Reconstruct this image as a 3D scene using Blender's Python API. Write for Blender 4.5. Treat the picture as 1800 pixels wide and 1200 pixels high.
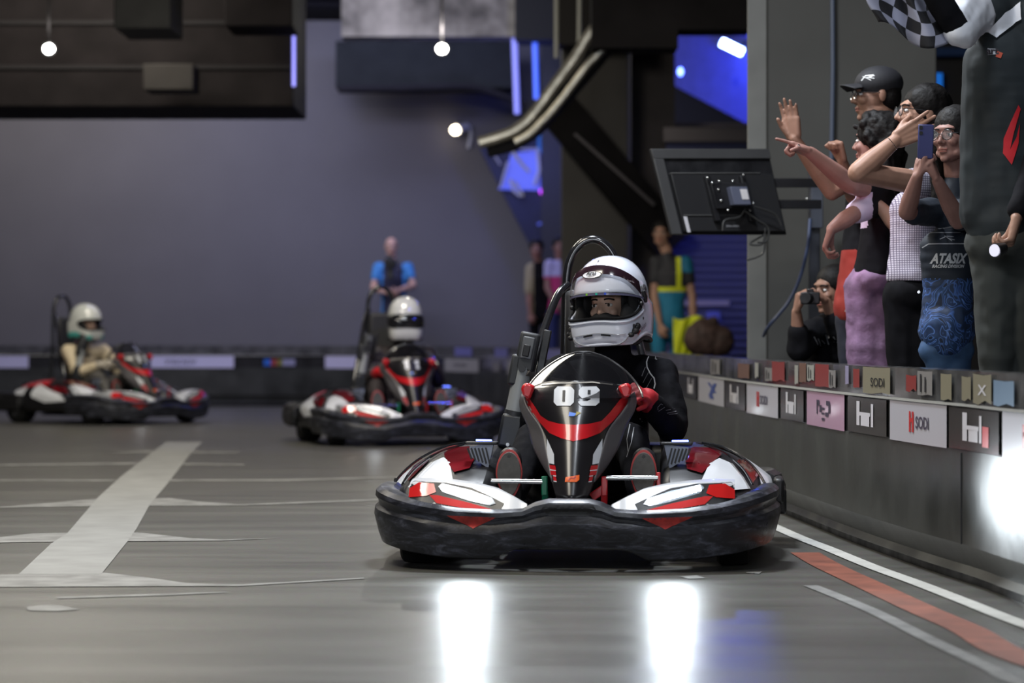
import bpy, bmesh, math, random
from mathutils import Vector, Matrix, noise
from mathutils.bvhtree import BVHTree

random.seed(7)
S = bpy.context.scene
for o in list(bpy.data.objects):
    bpy.data.objects.remove(o)
COL = S.collection
PI = math.pi
R = math.radians

# ------------------------------------------------------------------ camera
CAMZ = 0.825; HOR = 590.0      # camera height, picture row of the horizon
cam_d = bpy.data.cameras.new('camera'); cam = bpy.data.objects.new('camera', cam_d); COL.objects.link(cam)
cam_d.sensor_width = 36; cam_d.lens = 100; cam_d.clip_end = 200; cam_d.clip_start = .05
cam.location = (0, 0, CAMZ)
cam.rotation_euler = (R(90) - math.atan(10 / 5000), 0, 0)
cam_d.dof.use_dof = True; cam_d.dof.focus_distance = 10.7; cam_d.dof.aperture_fstop = 2.8
S.camera = cam
S.view_settings.view_transform = 'Standard'; S.view_settings.look = 'None'
S.view_settings.exposure = 0.0; S.view_settings.gamma = 1.0; S.view_settings.use_curve_mapping = False

# ------------------------------------------------------------------ world, the hall's lamps and an added fill
w = bpy.data.worlds.new('world'); S.world = w; w.use_nodes = True
w.node_tree.nodes['Background'].inputs[0].default_value = (.55, .58, .75, 1)
w.node_tree.nodes['Background'].inputs[1].default_value = .08

def light(name, typ, loc, energy, color=(1, 1, 1), size=1.0, size_y=None, aim=None, blend=.5, cone=60, parent=None):
    d = bpy.data.lights.new(name, typ); o = bpy.data.objects.new(name, d); COL.objects.link(o)
    d.energy = energy; d.color = color
    if typ == 'AREA':
        d.size = size
        if size_y: d.shape = 'RECTANGLE'; d.size_y = size_y
    elif typ == 'SPOT':
        d.spot_size = R(cone); d.spot_blend = blend; d.shadow_soft_size = size
    elif typ == 'POINT':
        d.shadow_soft_size = size
    o.location = loc
    if aim is not None:
        v = Vector(aim) - Vector(loc)
        o.rotation_euler = v.to_track_quat('-Z', 'Y').to_euler()
    if parent: o.parent = parent
    return o

COOL = (.86, .92, 1.0); WARM = (1.0, .93, .8); BLUE = (.08, .12, 1.0)
light('lamp_track_near', 'AREA', (.1, 11.6, 4.5), 240, COOL, .6, .6, aim=(.3, 10.6, .4))
light('lamp_behind_camera', 'AREA', (-.9, 1.0, 2.0), 130, COOL, 2.0, 1.2, aim=(.3, 10.5, .5))
light('lamp_floor_near', 'AREA', (-2.0, 9.0, 4.5), 150, WARM, 1.6, 1.6, aim=(-1.6, 10, 0))
light('lamp_track_mid', 'AREA', (-2.6, 15.5, 4.5), 240, WARM, 2.0, 2.0, aim=(-2.6, 15.5, 0))
light('lamp_kart_two', 'AREA', (-1.2, 20.0, 4.5), 150, WARM, 1.2, 1.2, aim=(-1.2, 22, .3))
light('lamp_kart_three', 'AREA', (-3.8, 24.5, 4.5), 170, WARM, 1.6, 1.6, aim=(-3.9, 27, .3))
light('lamp_crowd', 'AREA', (.9, 8.4, 4.2), 45, COOL, .6, .6, aim=(1.8, 11.0, 1.3))
light('lamp_wall_left', 'AREA', (-5.4, 32.7, 4.5), 58, WARM, 4.0, .6, aim=(-5.4, 35, 1.6))
light('lamp_wall_mid', 'AREA', (-1.8, 32.7, 4.5), 66, (.55, .6, 1.0), 4.0, .6, aim=(-1.8, 35, 1.2))
light('fill_far_barrier', 'AREA', (-3.0, 29.0, 4.4), 120, (.66, .66, 1.0), 3.0, .6, aim=(-3.0, 33.3, .2))  # added fill light, brightens the signs on the far barrier
light('lamp_blue_side', 'SPOT', (1.2, 19.0, 3.9), 130, BLUE, .15, aim=(-.6, 21.5, .4), cone=50)
light('lamp_crowd_red', 'SPOT', (-.5, 10.5, 1.2), 50, (1.0, .12, .16), .2, aim=(1.4, 11.8, 1.35), cone=24, blend=1)

# ------------------------------------------------------------------ materials
MATS = {}
def mat(name, col, rough=.55, metal=0.0, emit=None, es=0.0, var=0.0, vscale=6.0, alpha=1.0, trans=0.0, coat=0.0, spec=.5, bump=0.0, bscale=60.0, rvar=0.0):
    if name in MATS: return MATS[name]
    m = bpy.data.materials.new(name); m.use_nodes = True
    nt = m.node_tree; b = nt.nodes['Principled BSDF']
    b.inputs['Base Color'].default_value = (*col, 1)
    b.inputs['Roughness'].default_value = rough; b.inputs['Metallic'].default_value = metal
    b.inputs['Specular IOR Level'].default_value = spec
    b.inputs['Coat Weight'].default_value = coat; b.inputs['Coat Roughness'].default_value = .08
    b.inputs['Transmission Weight'].default_value = trans; b.inputs['Alpha'].default_value = alpha
    if emit: b.inputs['Emission Color'].default_value = (*emit, 1); b.inputs['Emission Strength'].default_value = es
    if var or bump or rvar:
        tc = nt.nodes.new('ShaderNodeTexCoord')
    if var or rvar:
        n = nt.nodes.new('ShaderNodeTexNoise'); n.inputs['Scale'].default_value = vscale; n.inputs['Detail'].default_value = 5
        nt.links.new(tc.outputs['Object'], n.inputs['Vector'])
    if var:
        mr = nt.nodes.new('ShaderNodeMapRange'); mr.inputs[1].default_value = .3; mr.inputs[2].default_value = .7
        mr.inputs[3].default_value = 1 - var; mr.inputs[4].default_value = 1 + var
        nt.links.new(n.outputs[0], mr.inputs[0])
        mx = nt.nodes.new('ShaderNodeVectorMath'); mx.operation = 'SCALE'; mx.inputs[0].default_value = col
        nt.links.new(mr.outputs[0], mx.inputs['Scale']); nt.links.new(mx.outputs[0], b.inputs['Base Color'])
    if rvar:
        mr2 = nt.nodes.new('ShaderNodeMapRange'); mr2.inputs[1].default_value = .3; mr2.inputs[2].default_value = .7
        mr2.inputs[3].default_value = max(.02, rough - rvar); mr2.inputs[4].default_value = min(1, rough + rvar)
        nt.links.new(n.outputs[0], mr2.inputs[0]); nt.links.new(mr2.outputs[0], b.inputs['Roughness'])
    if bump:
        n2 = nt.nodes.new('ShaderNodeTexNoise'); n2.inputs['Scale'].default_value = bscale; n2.inputs['Detail'].default_value = 4
        bp = nt.nodes.new('ShaderNodeBump'); bp.inputs['Strength'].default_value = bump; bp.inputs['Distance'].default_value = .01
        nt.links.new(tc.outputs['Object'], n2.inputs['Vector']); nt.links.new(n2.outputs[0], bp.inputs['Height'])
        nt.links.new(bp.outputs[0], b.inputs['Normal'])
    MATS[name] = m
    return m

def srgb(r, g, b):
    f = lambda c: (c / 255 / 12.92) if c / 255 <= .04045 else ((c / 255 + .055) / 1.055) ** 2.4
    return (f(r), f(g), f(b))

BLACK = mat('black plastic', (.012, .012, .014), .42, var=.3, rvar=.12, vscale=9)
BUMP = mat('scuffed black plastic', (.022, .024, .030), .4, var=.6, vscale=7, rvar=.16, bump=.1, bscale=25)
def scuff(m):
    """fine horizontal scrapes of lighter plastic"""
    nt = m.node_tree; b = nt.nodes['Principled BSDF']; tc = nt.nodes.new('ShaderNodeTexCoord'); mp = nt.nodes.new('ShaderNodeMapping')
    mp.inputs['Scale'].default_value = (9, 9, 34); mp.inputs['Rotation'].default_value = (0, .12, 0)
    n = nt.nodes.new('ShaderNodeTexNoise'); n.inputs['Scale'].default_value = 1; n.inputs['Detail'].default_value = 9; n.inputs['Roughness'].default_value = .72; n.inputs['Distortion'].default_value = .6
    nt.links.new(tc.outputs['Object'], mp.inputs[0]); nt.links.new(mp.outputs[0], n.inputs[0])
    cr = nt.nodes.new('ShaderNodeValToRGB'); e = cr.color_ramp.elements
    e[0].position = .46; e[0].color = (.014, .015, .020, 1); e[1].position = .74; e[1].color = (.15, .16, .21, 1); k = e.new(.56); k.color = (.035, .037, .05, 1)
    nt.links.new(n.outputs[0], cr.inputs[0]); nt.links.new(cr.outputs[0], b.inputs['Base Color'])
scuff(BUMP)
GREY = mat('dark grey plastic', (.028, .030, .034), .5, var=.15)
RED = mat('red plastic', (.52, .012, .018), .28, coat=.5, var=.08)
WHITE = mat('white plastic', (.68, .7, .74), .3, coat=.4, var=.05)
SHELL = mat('white helmet lacquer', (.76, .80, .92), .12, coat=1.0, var=.03)
RUBBER = mat('tyre rubber', (.013, .013, .013), .7, var=.2)
STEEL = mat('polished steel', (.75, .76, .78), .18, 1.0)
TUBE = mat('black painted tube', (.012, .012, .014), .18, coat=.6)
ALU = mat('brushed grey tube', (.3, .32, .33), .5, .15, var=.12)
LED = mat('lit white led', (1, 1, 1), .3, emit=(.82, .93, 1.0), es=28)
LENS = mat('clear lens', (.85, .9, .95), .08, trans=.85, alpha=.6)
TINT = mat('smoked windscreen', (.01, .01, .012), .08, alpha=.62, coat=.3)
GLASS = mat('spectacle glass', (.5, .52, .55), .05, alpha=.18)
BLUEGLOW = mat('blue glow', (.1, .15, 1), .3, emit=(.12, .2, 1.0), es=9)
INK = mat('black print', (.01, .01, .012), .5)
SKIN = mat('warm skin', (.37, .21, .15), .5, var=.12, vscale=14, spec=.35)
SKIN2 = mat('tan skin', (.25, .135, .095), .5, var=.12, vscale=14, spec=.35)
HAIR = mat('black hair', (.006, .005, .005), .6, var=.4, vscale=30, bump=.25, bscale=90, spec=.2)
EYEW = mat('eye white', (.7, .68, .66), .2); EYEB = mat('dark iris', (.03, .015, .01), .1)
LIP = mat('lip', (.32, .11, .09), .45)

# ------------------------------------------------------------------ object helpers
def tag(o, label=None, cat=None, group=None, kind=None):
    if label: o['label'] = label
    if cat: o['category'] = cat
    if group: o['group'] = group
    if kind: o['kind'] = kind
    return o

def empty(name, loc=(0, 0, 0), rz=0, label=None, cat=None, group=None):
    o = bpy.data.objects.new(name, None); COL.objects.link(o); o.empty_display_size = .1
    o.location = loc; o.rotation_euler = (0, 0, rz)
    return tag(o, label, cat, group)

def finish(name, me, mats, parent=None, smooth=True, angle=35, bevel=0, solid=0, subsurf=0):
    for m in (mats if isinstance(mats, (list, tuple)) else [mats]): me.materials.append(m)
    if smooth:
        me.polygons.foreach_set('use_smooth', [True] * len(me.polygons))
        if angle < 180: me.set_sharp_from_angle(angle=R(angle))
    o = bpy.data.objects.new(name, me); COL.objects.link(o)
    if solid:
        md = o.modifiers.new('t', 'SOLIDIFY'); md.thickness = abs(solid); md.offset = 1 if solid > 0 else -1
    if bevel:
        md = o.modifiers.new('b', 'BEVEL'); md.width = bevel; md.segments = 2; md.limit_method = 'ANGLE'; md.angle_limit = R(40)
    if subsurf:
        md = o.modifiers.new('s', 'SUBSURF'); md.levels = subsurf; md.render_levels = subsurf
    if parent: o.parent = parent
    return o

def smooth_path(pts, sub=6, closed=False):
    pts = [Vector(p) for p in pts]; n = len(pts); out = []
    rng = range(n if closed else n - 1)
    for i in rng:
        if closed: p0, p1, p2, p3 = pts[i - 1], pts[i], pts[(i + 1) % n], pts[(i + 2) % n]
        else: p0, p1, p2, p3 = pts[max(i - 1, 0)], pts[i], pts[i + 1], pts[min(i + 2, n - 1)]
        for k in range(sub):
            t = k / sub
            out.append(.5 * ((2 * p1) + (p2 - p0) * t + (2 * p0 - 5 * p1 + 4 * p2 - p3) * t * t + (3 * p1 - p0 - 3 * p2 + p3) * t ** 3))
    if not closed: out.append(pts[-1])
    return out

class MB:
    def __init__(s): s.v = []; s.f = []; s.mi = []; s.m = 0
    def add(s, vs, fs):
        b = len(s.v); s.v += [tuple(v) for v in vs]
        for f in fs: s.f.append([b + i for i in f]); s.mi.append(s.m)
        return s
    def box(s, c, size, rot=None, taper=1.0):
        c = Vector(c); x, y, z = [a / 2 for a in size]; M = rot or Matrix.Identity(3)
        vs = [c + M @ Vector((sx * x * (taper if sz > 0 else 1), sy * y * (taper if sz > 0 else 1), sz * z)) for sz in (-1, 1) for sy in (-1, 1) for sx in (-1, 1)]
        return s.add(vs, [(0, 2, 3, 1), (4, 5, 7, 6), (0, 1, 5, 4), (2, 6, 7, 3), (0, 4, 6, 2), (1, 3, 7, 5)])
    def loft(s, rings, closed=True, caps=True, ring_loop=False):
        n = len(rings[0]); vs = [p for r in rings for p in r]; fs = []
        m = len(rings)
        for i in range(m if ring_loop else m - 1):
            j2 = (i + 1) % m
            for j in range(n if closed else n - 1):
                k = (j + 1) % n
                fs.append((i * n + j, i * n + k, j2 * n + k, j2 * n + j))
        if caps and closed and not ring_loop:
            fs.append(tuple(reversed(range(n)))); fs.append(tuple((m - 1) * n + j for j in range(n)))
        return s.add(vs, fs)
    def cyl(s, p0, p1, r0, r1=None, n=16, caps=True):
        p0 = Vector(p0); p1 = Vector(p1); r1 = r0 if r1 is None else r1
        q = (p1 - p0).to_track_quat('Z', 'Y').to_matrix()
        rings = [[p + q @ Vector((math.cos(2 * PI * k / n) * r, math.sin(2 * PI * k / n) * r, 0)) for k in range(n)] for p, r in ((p0, r0), (p1, r1))]
        return s.loft(rings, caps=caps)
    def tube(s, pts, r, n=10, closed=False, caps=True, flat=1.0, up=None):
        pts = [Vector(p) for p in pts]; m = len(pts); rings = []
        prev = None
        for i, p in enumerate(pts):
            if closed: t = pts[(i + 1) % m] - pts[i - 1]
            else: t = pts[min(i + 1, m - 1)] - pts[max(i - 1, 0)]
            t.normalize()
            if prev is None:
                a = Vector(up) if up else (Vector((0, 0, 1)) if abs(t.z) < .9 else Vector((1, 0, 0)))
            else: a = prev
            x = a - t * a.dot(t)
            if x.length < 1e-6: x = t.orthogonal()
            x.normalize(); prev = x; y = t.cross(x)
            rr = r[i] if isinstance(r, (list, tuple)) else r
            rings.append([p + x * math.cos(2 * PI * k / n) * rr * flat + y * math.sin(2 * PI * k / n) * rr for k in range(n)])
        return s.loft(rings, ring_loop=closed, caps=caps)
    def ell(s, c, r, M=None, n=16, m=10):
        c = Vector(c); M = M or Matrix.Identity(3); r = (r, r, r) if isinstance(r, (int, float)) else r
        vs = [c + M @ Vector((0, 0, -r[2]))]
        for i in range(1, m):
            a = -PI / 2 + PI * i / m
            for k in range(n):
                b = 2 * PI * k / n
                vs.append(c + M @ Vector((math.cos(a) * math.cos(b) * r[0], math.cos(a) * math.sin(b) * r[1], math.sin(a) * r[2])))
        vs.append(c + M @ Vector((0, 0, r[2]))); fs = []
        for k in range(n):
            fs.append((0, 1 + (k + 1) % n, 1 + k))
            for i in range(m - 2):
                a = 1 + i * n
                fs.append((a + k, a + (k + 1) % n, a + n + (k + 1) % n, a + n + k))
            a = 1 + (m - 2) * n
            fs.append((a + k, a + (k + 1) % n, len(vs) - 1))
        return s.add(vs, fs)
    def cap(s, p0, r0, p1, r1, n=12, up=None, flat=1.0):
        p0 = Vector(p0); p1 = Vector(p1); d = p1 - p0
        if d.length < 1e-5: return s.ell(p0, r0)
        t = d.normalized(); pts = []; rs = []
        for k in range(3):
            a = PI / 2 * (1 - k / 3.0); a = min(a, 1.45)
            pts.append(p0 - t * r0 * math.sin(a)); rs.append(r0 * math.cos(a))
        pts += [p0, p1]; rs += [r0, r1]
        for k in range(1, 4):
            a = min(PI / 2 * k / 3.0, 1.45)
            pts.append(p1 + t * r1 * math.sin(a)); rs.append(r1 * math.cos(a))
        return s.tube(pts, rs, n=n, flat=flat, up=up)
    def prism(s, poly, O, u, v, depth):
        O, u, v = Vector(O), Vector(u), Vector(v); w_ = u.cross(v).normalized() * depth
        a = [O + u * x + v * y for x, y in poly]; n = len(a)
        fs = [tuple(reversed(range(n))), tuple(range(n, 2 * n))] + [(i, (i + 1) % n, n + (i + 1) % n, n + i) for i in range(n)]
        return s.add(a + [p + w_ for p in a], fs)
    def grid(s, fn, nu, nv):
        vs = [fn(i / nu, j / nv) for j in range(nv + 1) for i in range(nu + 1)]
        return s.add(vs, [(j * (nu + 1) + i, j * (nu + 1) + i + 1, (j + 1) * (nu + 1) + i + 1, (j + 1) * (nu + 1) + i) for j in range(nv) for i in range(nu)])
    def mesh(s, name='m', fixn=True):
        me = bpy.data.meshes.new(name); me.from_pydata(s.v, [], s.f); me.update()
        for p, k in zip(me.polygons, s.mi): p.material_index = k
        if fixn:
            bm = bmesh.new(); bm.from_mesh(me); bmesh.ops.recalc_face_normals(bm, faces=bm.faces); bm.to_mesh(me); bm.free()
        return me
    def build(s, name, mats, parent=None, **k):
        return finish(name, s.mesh(name), mats, parent, **k)

def box(name, c, size, m, parent=None, bevel=.004, rot=None):
    return MB().box(c, size, rot).build(name, m, parent, bevel=bevel, smooth=bevel > 0)

def blob(name, mb, mats, parent=None, voxel=.008, smooth=4, paint=None, wrinkle=0, wscale=9, fold=None):
    """union of the shapes in mb as ONE continuous surface"""
    me = mb.mesh(name); t = bpy.data.objects.new('t', me); COL.objects.link(t)
    md = t.modifiers.new('r', 'REMESH'); md.mode = 'VOXEL'; md.voxel_size = voxel
    if smooth:
        ms = t.modifiers.new('s', 'SMOOTH'); ms.iterations = smooth; ms.factor = .5
    dg = bpy.context.evaluated_depsgraph_get(); dg.update()
    out = bpy.data.meshes.new_from_object(t.evaluated_get(dg), depsgraph=dg); out.name = name
    bpy.data.objects.remove(t); bpy.data.meshes.remove(me)
    out.materials.clear()
    if wrinkle:
        ns = [v.normal.copy() for v in out.vertices]
        for v, nn in zip(out.vertices, ns):
            q = v.co * wscale
            d = noise.noise(Vector((q.x, q.y, q.z * .45))) + .5 * noise.noise(q * 2.3)
            v.co = v.co + nn * d * wrinkle
        out.update()
    for m in (mats if isinstance(mats, (list, tuple)) else [mats]): out.materials.append(m)
    if paint:
        for p in out.polygons: p.material_index = paint(p.center)
    out.polygons.foreach_set('use_smooth', [True] * len(out.polygons))
    o = bpy.data.objects.new(name, out); COL.objects.link(o)
    if parent: o.parent = parent
    return o

def text2d(s, size=.1, shear=0.0, bold=0.0, sx=1.0):
    c = bpy.data.curves.new('t', 'FONT'); c.body = s; c.size = size; c.shear = shear; c.offset = bold
    c.align_x = 'CENTER'; c.align_y = 'CENTER'; c.resolution_u = 3
    o = bpy.data.objects.new('t', c); COL.objects.link(o)
    dg = bpy.context.evaluated_depsgraph_get(); dg.update()
    me = bpy.data.meshes.new_from_object(o.evaluated_get(dg), depsgraph=dg)
    vs = [(v.co.x * sx, v.co.y) for v in me.vertices]; fs = [tuple(p.vertices) for p in me.polygons]
    bpy.data.objects.remove(o); bpy.data.curves.remove(c); bpy.data.meshes.remove(me)
    return vs, fs

def poly(*pts): return (list(pts), [tuple(range(len(pts)))])
def stroke(pts, w_):
    vs = []; fs = []
    pts = [Vector((p[0], p[1])) for p in pts]
    for i, p in enumerate(pts):
        t = (pts[min(i + 1, len(pts) - 1)] - pts[max(i - 1, 0)]).normalized(); n = Vector((-t.y, t.x)) * w_ / 2
        vs += [tuple(p + n), tuple(p - n)]
        if i: k = 2 * i; fs.append((k - 2, k - 1, k + 1, k))
    return vs, fs

def decal(name, shapes, O, u, v, d, targets, m, parent=None, off=.0018, res=.02, far=3.0):
    """print on a surface: the flat shapes laid onto the target along d"""
    bm = bmesh.new()
    for vs, fs in shapes:
        bv = [bm.verts.new((x, y, 0)) for x, y in vs]
        for f in fs:
            try: bm.faces.new([bv[i] for i in f])
            except ValueError: pass
    bmesh.ops.triangulate(bm, faces=bm.faces)
    for _ in range(6):
        L = [e for e in bm.edges if e.calc_length() > res]
        if not L: break
        bmesh.ops.subdivide_edges(bm, edges=L, cuts=1)
        bmesh.ops.triangulate(bm, faces=[f for f in bm.faces if len(f.verts) > 3])
    O, u, v, d = Vector(O), Vector(u).normalized(), Vector(v).normalized(), Vector(d).normalized()
    trees = []
    for t in (targets if isinstance(targets, (list, tuple)) else [targets]):
        b2 = bmesh.new(); b2.from_mesh(t.data); trees.append(BVHTree.FromBMesh(b2)); b2.free()
    dead = []
    for q in bm.verts:
        p = O + u * q.co.x + v * q.co.y; best = None
        for tr in trees:
            h, n, _, dist = tr.ray_cast(p, d, far)
            if h is not None and (best is None or dist < best[0]): best = (dist, h, n)
        if best is None: dead.append(q)
        else:
            n = best[2]
            if n.dot(d) > 0: n = -n
            q.co = best[1] + n * off
    bmesh.ops.delete(bm, geom=dead, context='VERTS')
    if not bm.faces: bm.free(); return None
    me = bpy.data.meshes.new(name)
    for f in bm.faces:
        f.normal_update()
        if f.normal.dot(d) > 0: f.normal_flip()
    bm.to_mesh(me); bm.free()
    return finish(name, me, m, parent, smooth=True, angle=180)

def flat(name, shapes, O, u, v, m, parent=None, off=0.0):
    O, u, v = Vector(O), Vector(u).normalized(), Vector(v).normalized(); n = u.cross(v) * off
    mb = MB()
    for vs, fs in shapes: mb.add([O + u * x + v * y + n for x, y in vs], fs)
    me = mb.mesh(name, fixn=False)
    return finish(name, me, m, parent, smooth=False)

def at(px, py, Y):
    return Vector(((px - 900) * Y / 5000, Y, CAMZ + (HOR - py) * Y / 5000))
def onfloor(px, py, z=.0):
    Y = (CAMZ - z) * 5000 / (py - HOR)
    return Vector(((px - 900) * Y / 5000, Y, z))
# ================================================================== the hall
WALLM = mat('grey wall paint', (.135, .13, .14), .75, var=.06, vscale=1.2, bump=.15, bscale=8)
DARKW = mat('dark painted concrete', (.045, .042, .042), .9, spec=.1, var=.2, vscale=2)
COLM = mat('grey column paint', (.078, .076, .070), .8, var=.1, vscale=2)
CEILM = mat('black ceiling', (.011, .010, .011), .9, spec=.1, var=.3, vscale=2)
NAVY = mat('navy panel', (.006, .009, .045), .6, var=.25, vscale=3)

def floor_material():
    m = bpy.data.materials.new('worn grey track floor'); m.use_nodes = True
    nt = m.node_tree; b = nt.nodes['Principled BSDF']; L = nt.links
    tc = nt.nodes.new('ShaderNodeTexCoord')
    mp = nt.nodes.new('ShaderNodeMapping'); mp.inputs['Scale'].default_value = (.35, 2.2, 1)
    L.new(tc.outputs['Object'], mp.inputs['Vector'])
    n1 = nt.nodes.new('ShaderNodeTexNoise'); n1.inputs['Scale'].default_value = 1.6; n1.inputs['Detail'].default_value = 7; n1.inputs['Roughness'].default_value = .6
    L.new(mp.outputs[0], n1.inputs['Vector'])
    n2 = nt.nodes.new('ShaderNodeTexNoise'); n2.inputs['Scale'].default_value = 45; n2.inputs['Detail'].default_value = 4
    L.new(tc.outputs['Object'], n2.inputs['Vector'])
    cr = nt.nodes.new('ShaderNodeValToRGB')
    cr.color_ramp.elements[0].position = .32; cr.color_ramp.elements[0].color = (.10, .097, .088, 1)
    cr.color_ramp.elements[1].position = .72; cr.color_ramp.elements[1].color = (.15, .147, .134, 1)
    L.new(n1.outputs[0], cr.inputs[0])
    mx = nt.nodes.new('ShaderNodeMix'); mx.data_type = 'RGBA'; mx.blend_type = 'MULTIPLY'; mx.inputs[0].default_value = .5
    L.new(cr.outputs[0], mx.inputs[6]); L.new(n2.outputs[1], mx.inputs[7]); L.new(mx.outputs[2], b.inputs['Base Color'])
    rr = nt.nodes.new('ShaderNodeMapRange'); rr.inputs[1].default_value = .3; rr.inputs[2].default_value = .7; rr.inputs[3].default_value = .31; rr.inputs[4].default_value = .40
    L.new(n1.outputs[0], rr.inputs[0]); L.new(rr.outputs[0], b.inputs['Roughness'])
    bp = nt.nodes.new('ShaderNodeBump'); bp.inputs['Strength'].default_value = .12; bp.inputs['Distance'].default_value = .004
    L.new(n2.outputs[0], bp.inputs['Height']); L.new(bp.outputs[0], b.inputs['Normal'])
    b.inputs['Specular IOR Level'].default_value = .4
    return m
FLOORM = floor_material()
floor = MB().box((0, 18, -.05), (22, 44, .1)).build('floor', FLOORM, smooth=False); tag(floor, kind='structure')

def structure(name, mb, m, bevel=0):
    o = mb.build(name, m, smooth=False, bevel=bevel); return tag(o, kind='structure')

structure('ceiling', MB().box((0, 20, 4.75), (22, 44, .1)), CEILM)
structure('wall_back', MB().box((-3.6, 35.1, 2.3), (8.8, .2, 4.8)), WALLM)
structure('wall_left', MB().box((-8.1, 18, 2.3), (.2, 42, 4.8)), DARKW)
structure('wall_right', MB().box((7.5, 18, 2.3), (.2, 42, 4.8)), DARKW)
structure('wall_far_right', MB().box((5.6, 39, 2.3), (12, .2, 4.8)), DARKW)
structure('wall_front', MB().box((0, -3, 2.3), (22, .2, 4.8)), DARKW)

# painted lines on the floor
PAINT = mat('worn white floor paint', (.26, .262, .255), .55, var=.14, vscale=5)
PAINTF = mat('faded floor paint', (.2, .2, .195), .55, var=.35, vscale=9)
PAINTW = mat('white edge line paint', (.5, .5, .47), .55, var=.12, vscale=8)
PAINTR = mat('worn red floor paint', (.24, .075, .045), .5, var=.35, vscale=7)
def fpaint(name, px, m, z=.002):
    pts = [onfloor(x, y) for x, y in px]; n = len(pts)
    mb = MB().add([(p.x, p.y, z) for p in pts], [tuple(range(n))])
    me = mb.mesh(name, fixn=False)
    if me.polygons[0].normal.z < 0: me.flip_normals()
    return finish(name, me, m, floor, smooth=False)
Ll = [(33, 1010), (90, 956), (118, 938), (172, 875), (215, 836), (255, 805), (292, 777)]
Lr = [(356, 777), (333, 800), (312, 828), (291, 855), (263, 888), (240, 930), (222, 955), (178, 1010)]
fpaint('painted_stripe', Ll + Lr, PAINT, .003)
fpaint('painted_bar', [(-60, 1012), (180, 1007), (260, 1016), (330, 1026), (420, 1028), (640, 1016), (640, 1018), (420, 1031), (300, 1031), (-60, 1033)], PAINTF, .0025)
fpaint('painted_bar', [(-60, 951), (60, 938), (170, 936), (250, 937), (330, 946), (390, 949), (490, 946), (390, 951), (60, 953), (-60, 956)], PAINTF, .0025)
fpaint('painted_bar', [(-60, 894), (20, 890), (90, 884), (170, 877), (300, 876), (350, 882), (420, 887), (700, 876), (700, 879), (420, 889), (180, 890), (0, 893)], PAINTF, .0025)
fpaint('painted_bar', [(-60, 844), (500, 843), (700, 838), (700, 840), (500, 846), (-60, 846)], PAINTF, .0025)
fpaint('painted_bar', [(-60, 817), (240, 813), (430, 816), (430, 818), (240, 817), (-60, 820)], PAINTF, .0025)
fpaint('painted_bar', [(180, 796), (260, 792), (420, 795), (420, 797), (260, 797)], PAINTF, .0025)
fpaint('painted_patch', [(45, 1068), (75, 1064), (105, 1065), (140, 1072), (100, 1075), (50, 1074)], PAINTF, .0025)
fpaint('painted_bar', [(100, 1050), (300, 1044), (400, 1041), (400, 1042), (300, 1047), (100, 1053)], PAINTF, .0025)
fpaint('paint_chip', [(1195, 1014), (1225, 1012), (1240, 1017), (1210, 1018)], PAINT, .0025)
fpaint('paint_chip', [(1312, 1006), (1340, 1005), (1335, 1009), (1312, 1008)], PAINT, .0025)

def strip_along(name, path, w_, m, z=.002, parent=floor, sub=8):
    pts = smooth_path([(x, y, 0) for x, y in path], sub); mb = MB(); vs = []; fs = []
    for i, p in enumerate(pts):
        t = (pts[min(i + 1, len(pts) - 1)] - pts[max(i - 1, 0)]).normalized(); n = Vector((-t.y, t.x, 0)) * w_ / 2
        vs += [(p + n).xy[:] + (z,), (p - n).xy[:] + (z,)]
        if i: k = 2 * i; fs.append((k - 2, k - 1, k + 1, k))
    me = mb.add(vs, fs).mesh(name, fixn=False)
    if me.polygons[0].normal.z < 0: me.flip_normals()
    return finish(name, me, m, parent, smooth=False)
def fl(px): return [tuple(onfloor(x, y).xy) for x, y in px]
strip_along('edge_line', [(1.06, 13.6)] + fl([(1392, 940), (1455, 965), (1533, 997), (1615, 1027), (1700, 1060), (1800, 1099)]) + [(1.62, 6.6), (1.8, 4.5)], .062, PAINTW, .004)
strip_along('red_kerb_paint', fl([(1415, 972), (1455, 995), (1530, 1030), (1620, 1072), (1700, 1107), (1800, 1160)]) + [(1.5, 6.3), (1.68, 4.4)], .11, PAINTR, .003)
strip_along('worn_edge_line', fl([(1425, 1030), (1480, 1052), (1545, 1080), (1640, 1128), (1740, 1175), (1800, 1205)]) + [(1.4, 5.8), (1.5, 4.5)], .05, PAINTF, .003)

# ------------------------------------------------------------------ curved barrier beside the track
BPATH = [(1.92, 4.2), (1.73, 6.3), (1.537, 8.54), (1.485, 9.31), (1.409, 10.06), (1.315, 11.24), (1.236, 12.61), (1.146, 14.3), (1.05, 17.5), (.84, 21.3), (.48, 25.2), (.0, 28.2), (-.5, 30.2), (-1.3, 32.0), (-2.3, 33.0), (-3.4, 33.3), (-5.4, 33.3), (-7.6, 33.3)]
bp = smooth_path([(x, y, 0) for x, y in BPATH], 14)
def bnorm(i):
    t = (bp[min(i + 1, len(bp) - 1)] - bp[max(i - 1, 0)]).normalized()
    return Vector((t.y, -t.x, 0))      # away from the track, to the right
def bidx(px):
    best = min(range(len(bp)), key=lambda i: abs(900 + 5000 * bp[i].x / bp[i].y - px)); return best
def ribbon(mb, i0, i1, prof):
    """prof: list of (out, z) going round; swept along the path indices"""
    rings = []
    for i in range(i0, i1 + 1):
        n = bnorm(i); rings.append([bp[i] + n * o + Vector((0, 0, z)) for o, z in prof])
    return mb.loft(rings, closed=True, caps=True)
BARM = mat('dark barrier plastic', (.042, .044, .040), .36, var=.35, vscale=3, rvar=.08, bump=.35, bscale=4)
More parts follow.
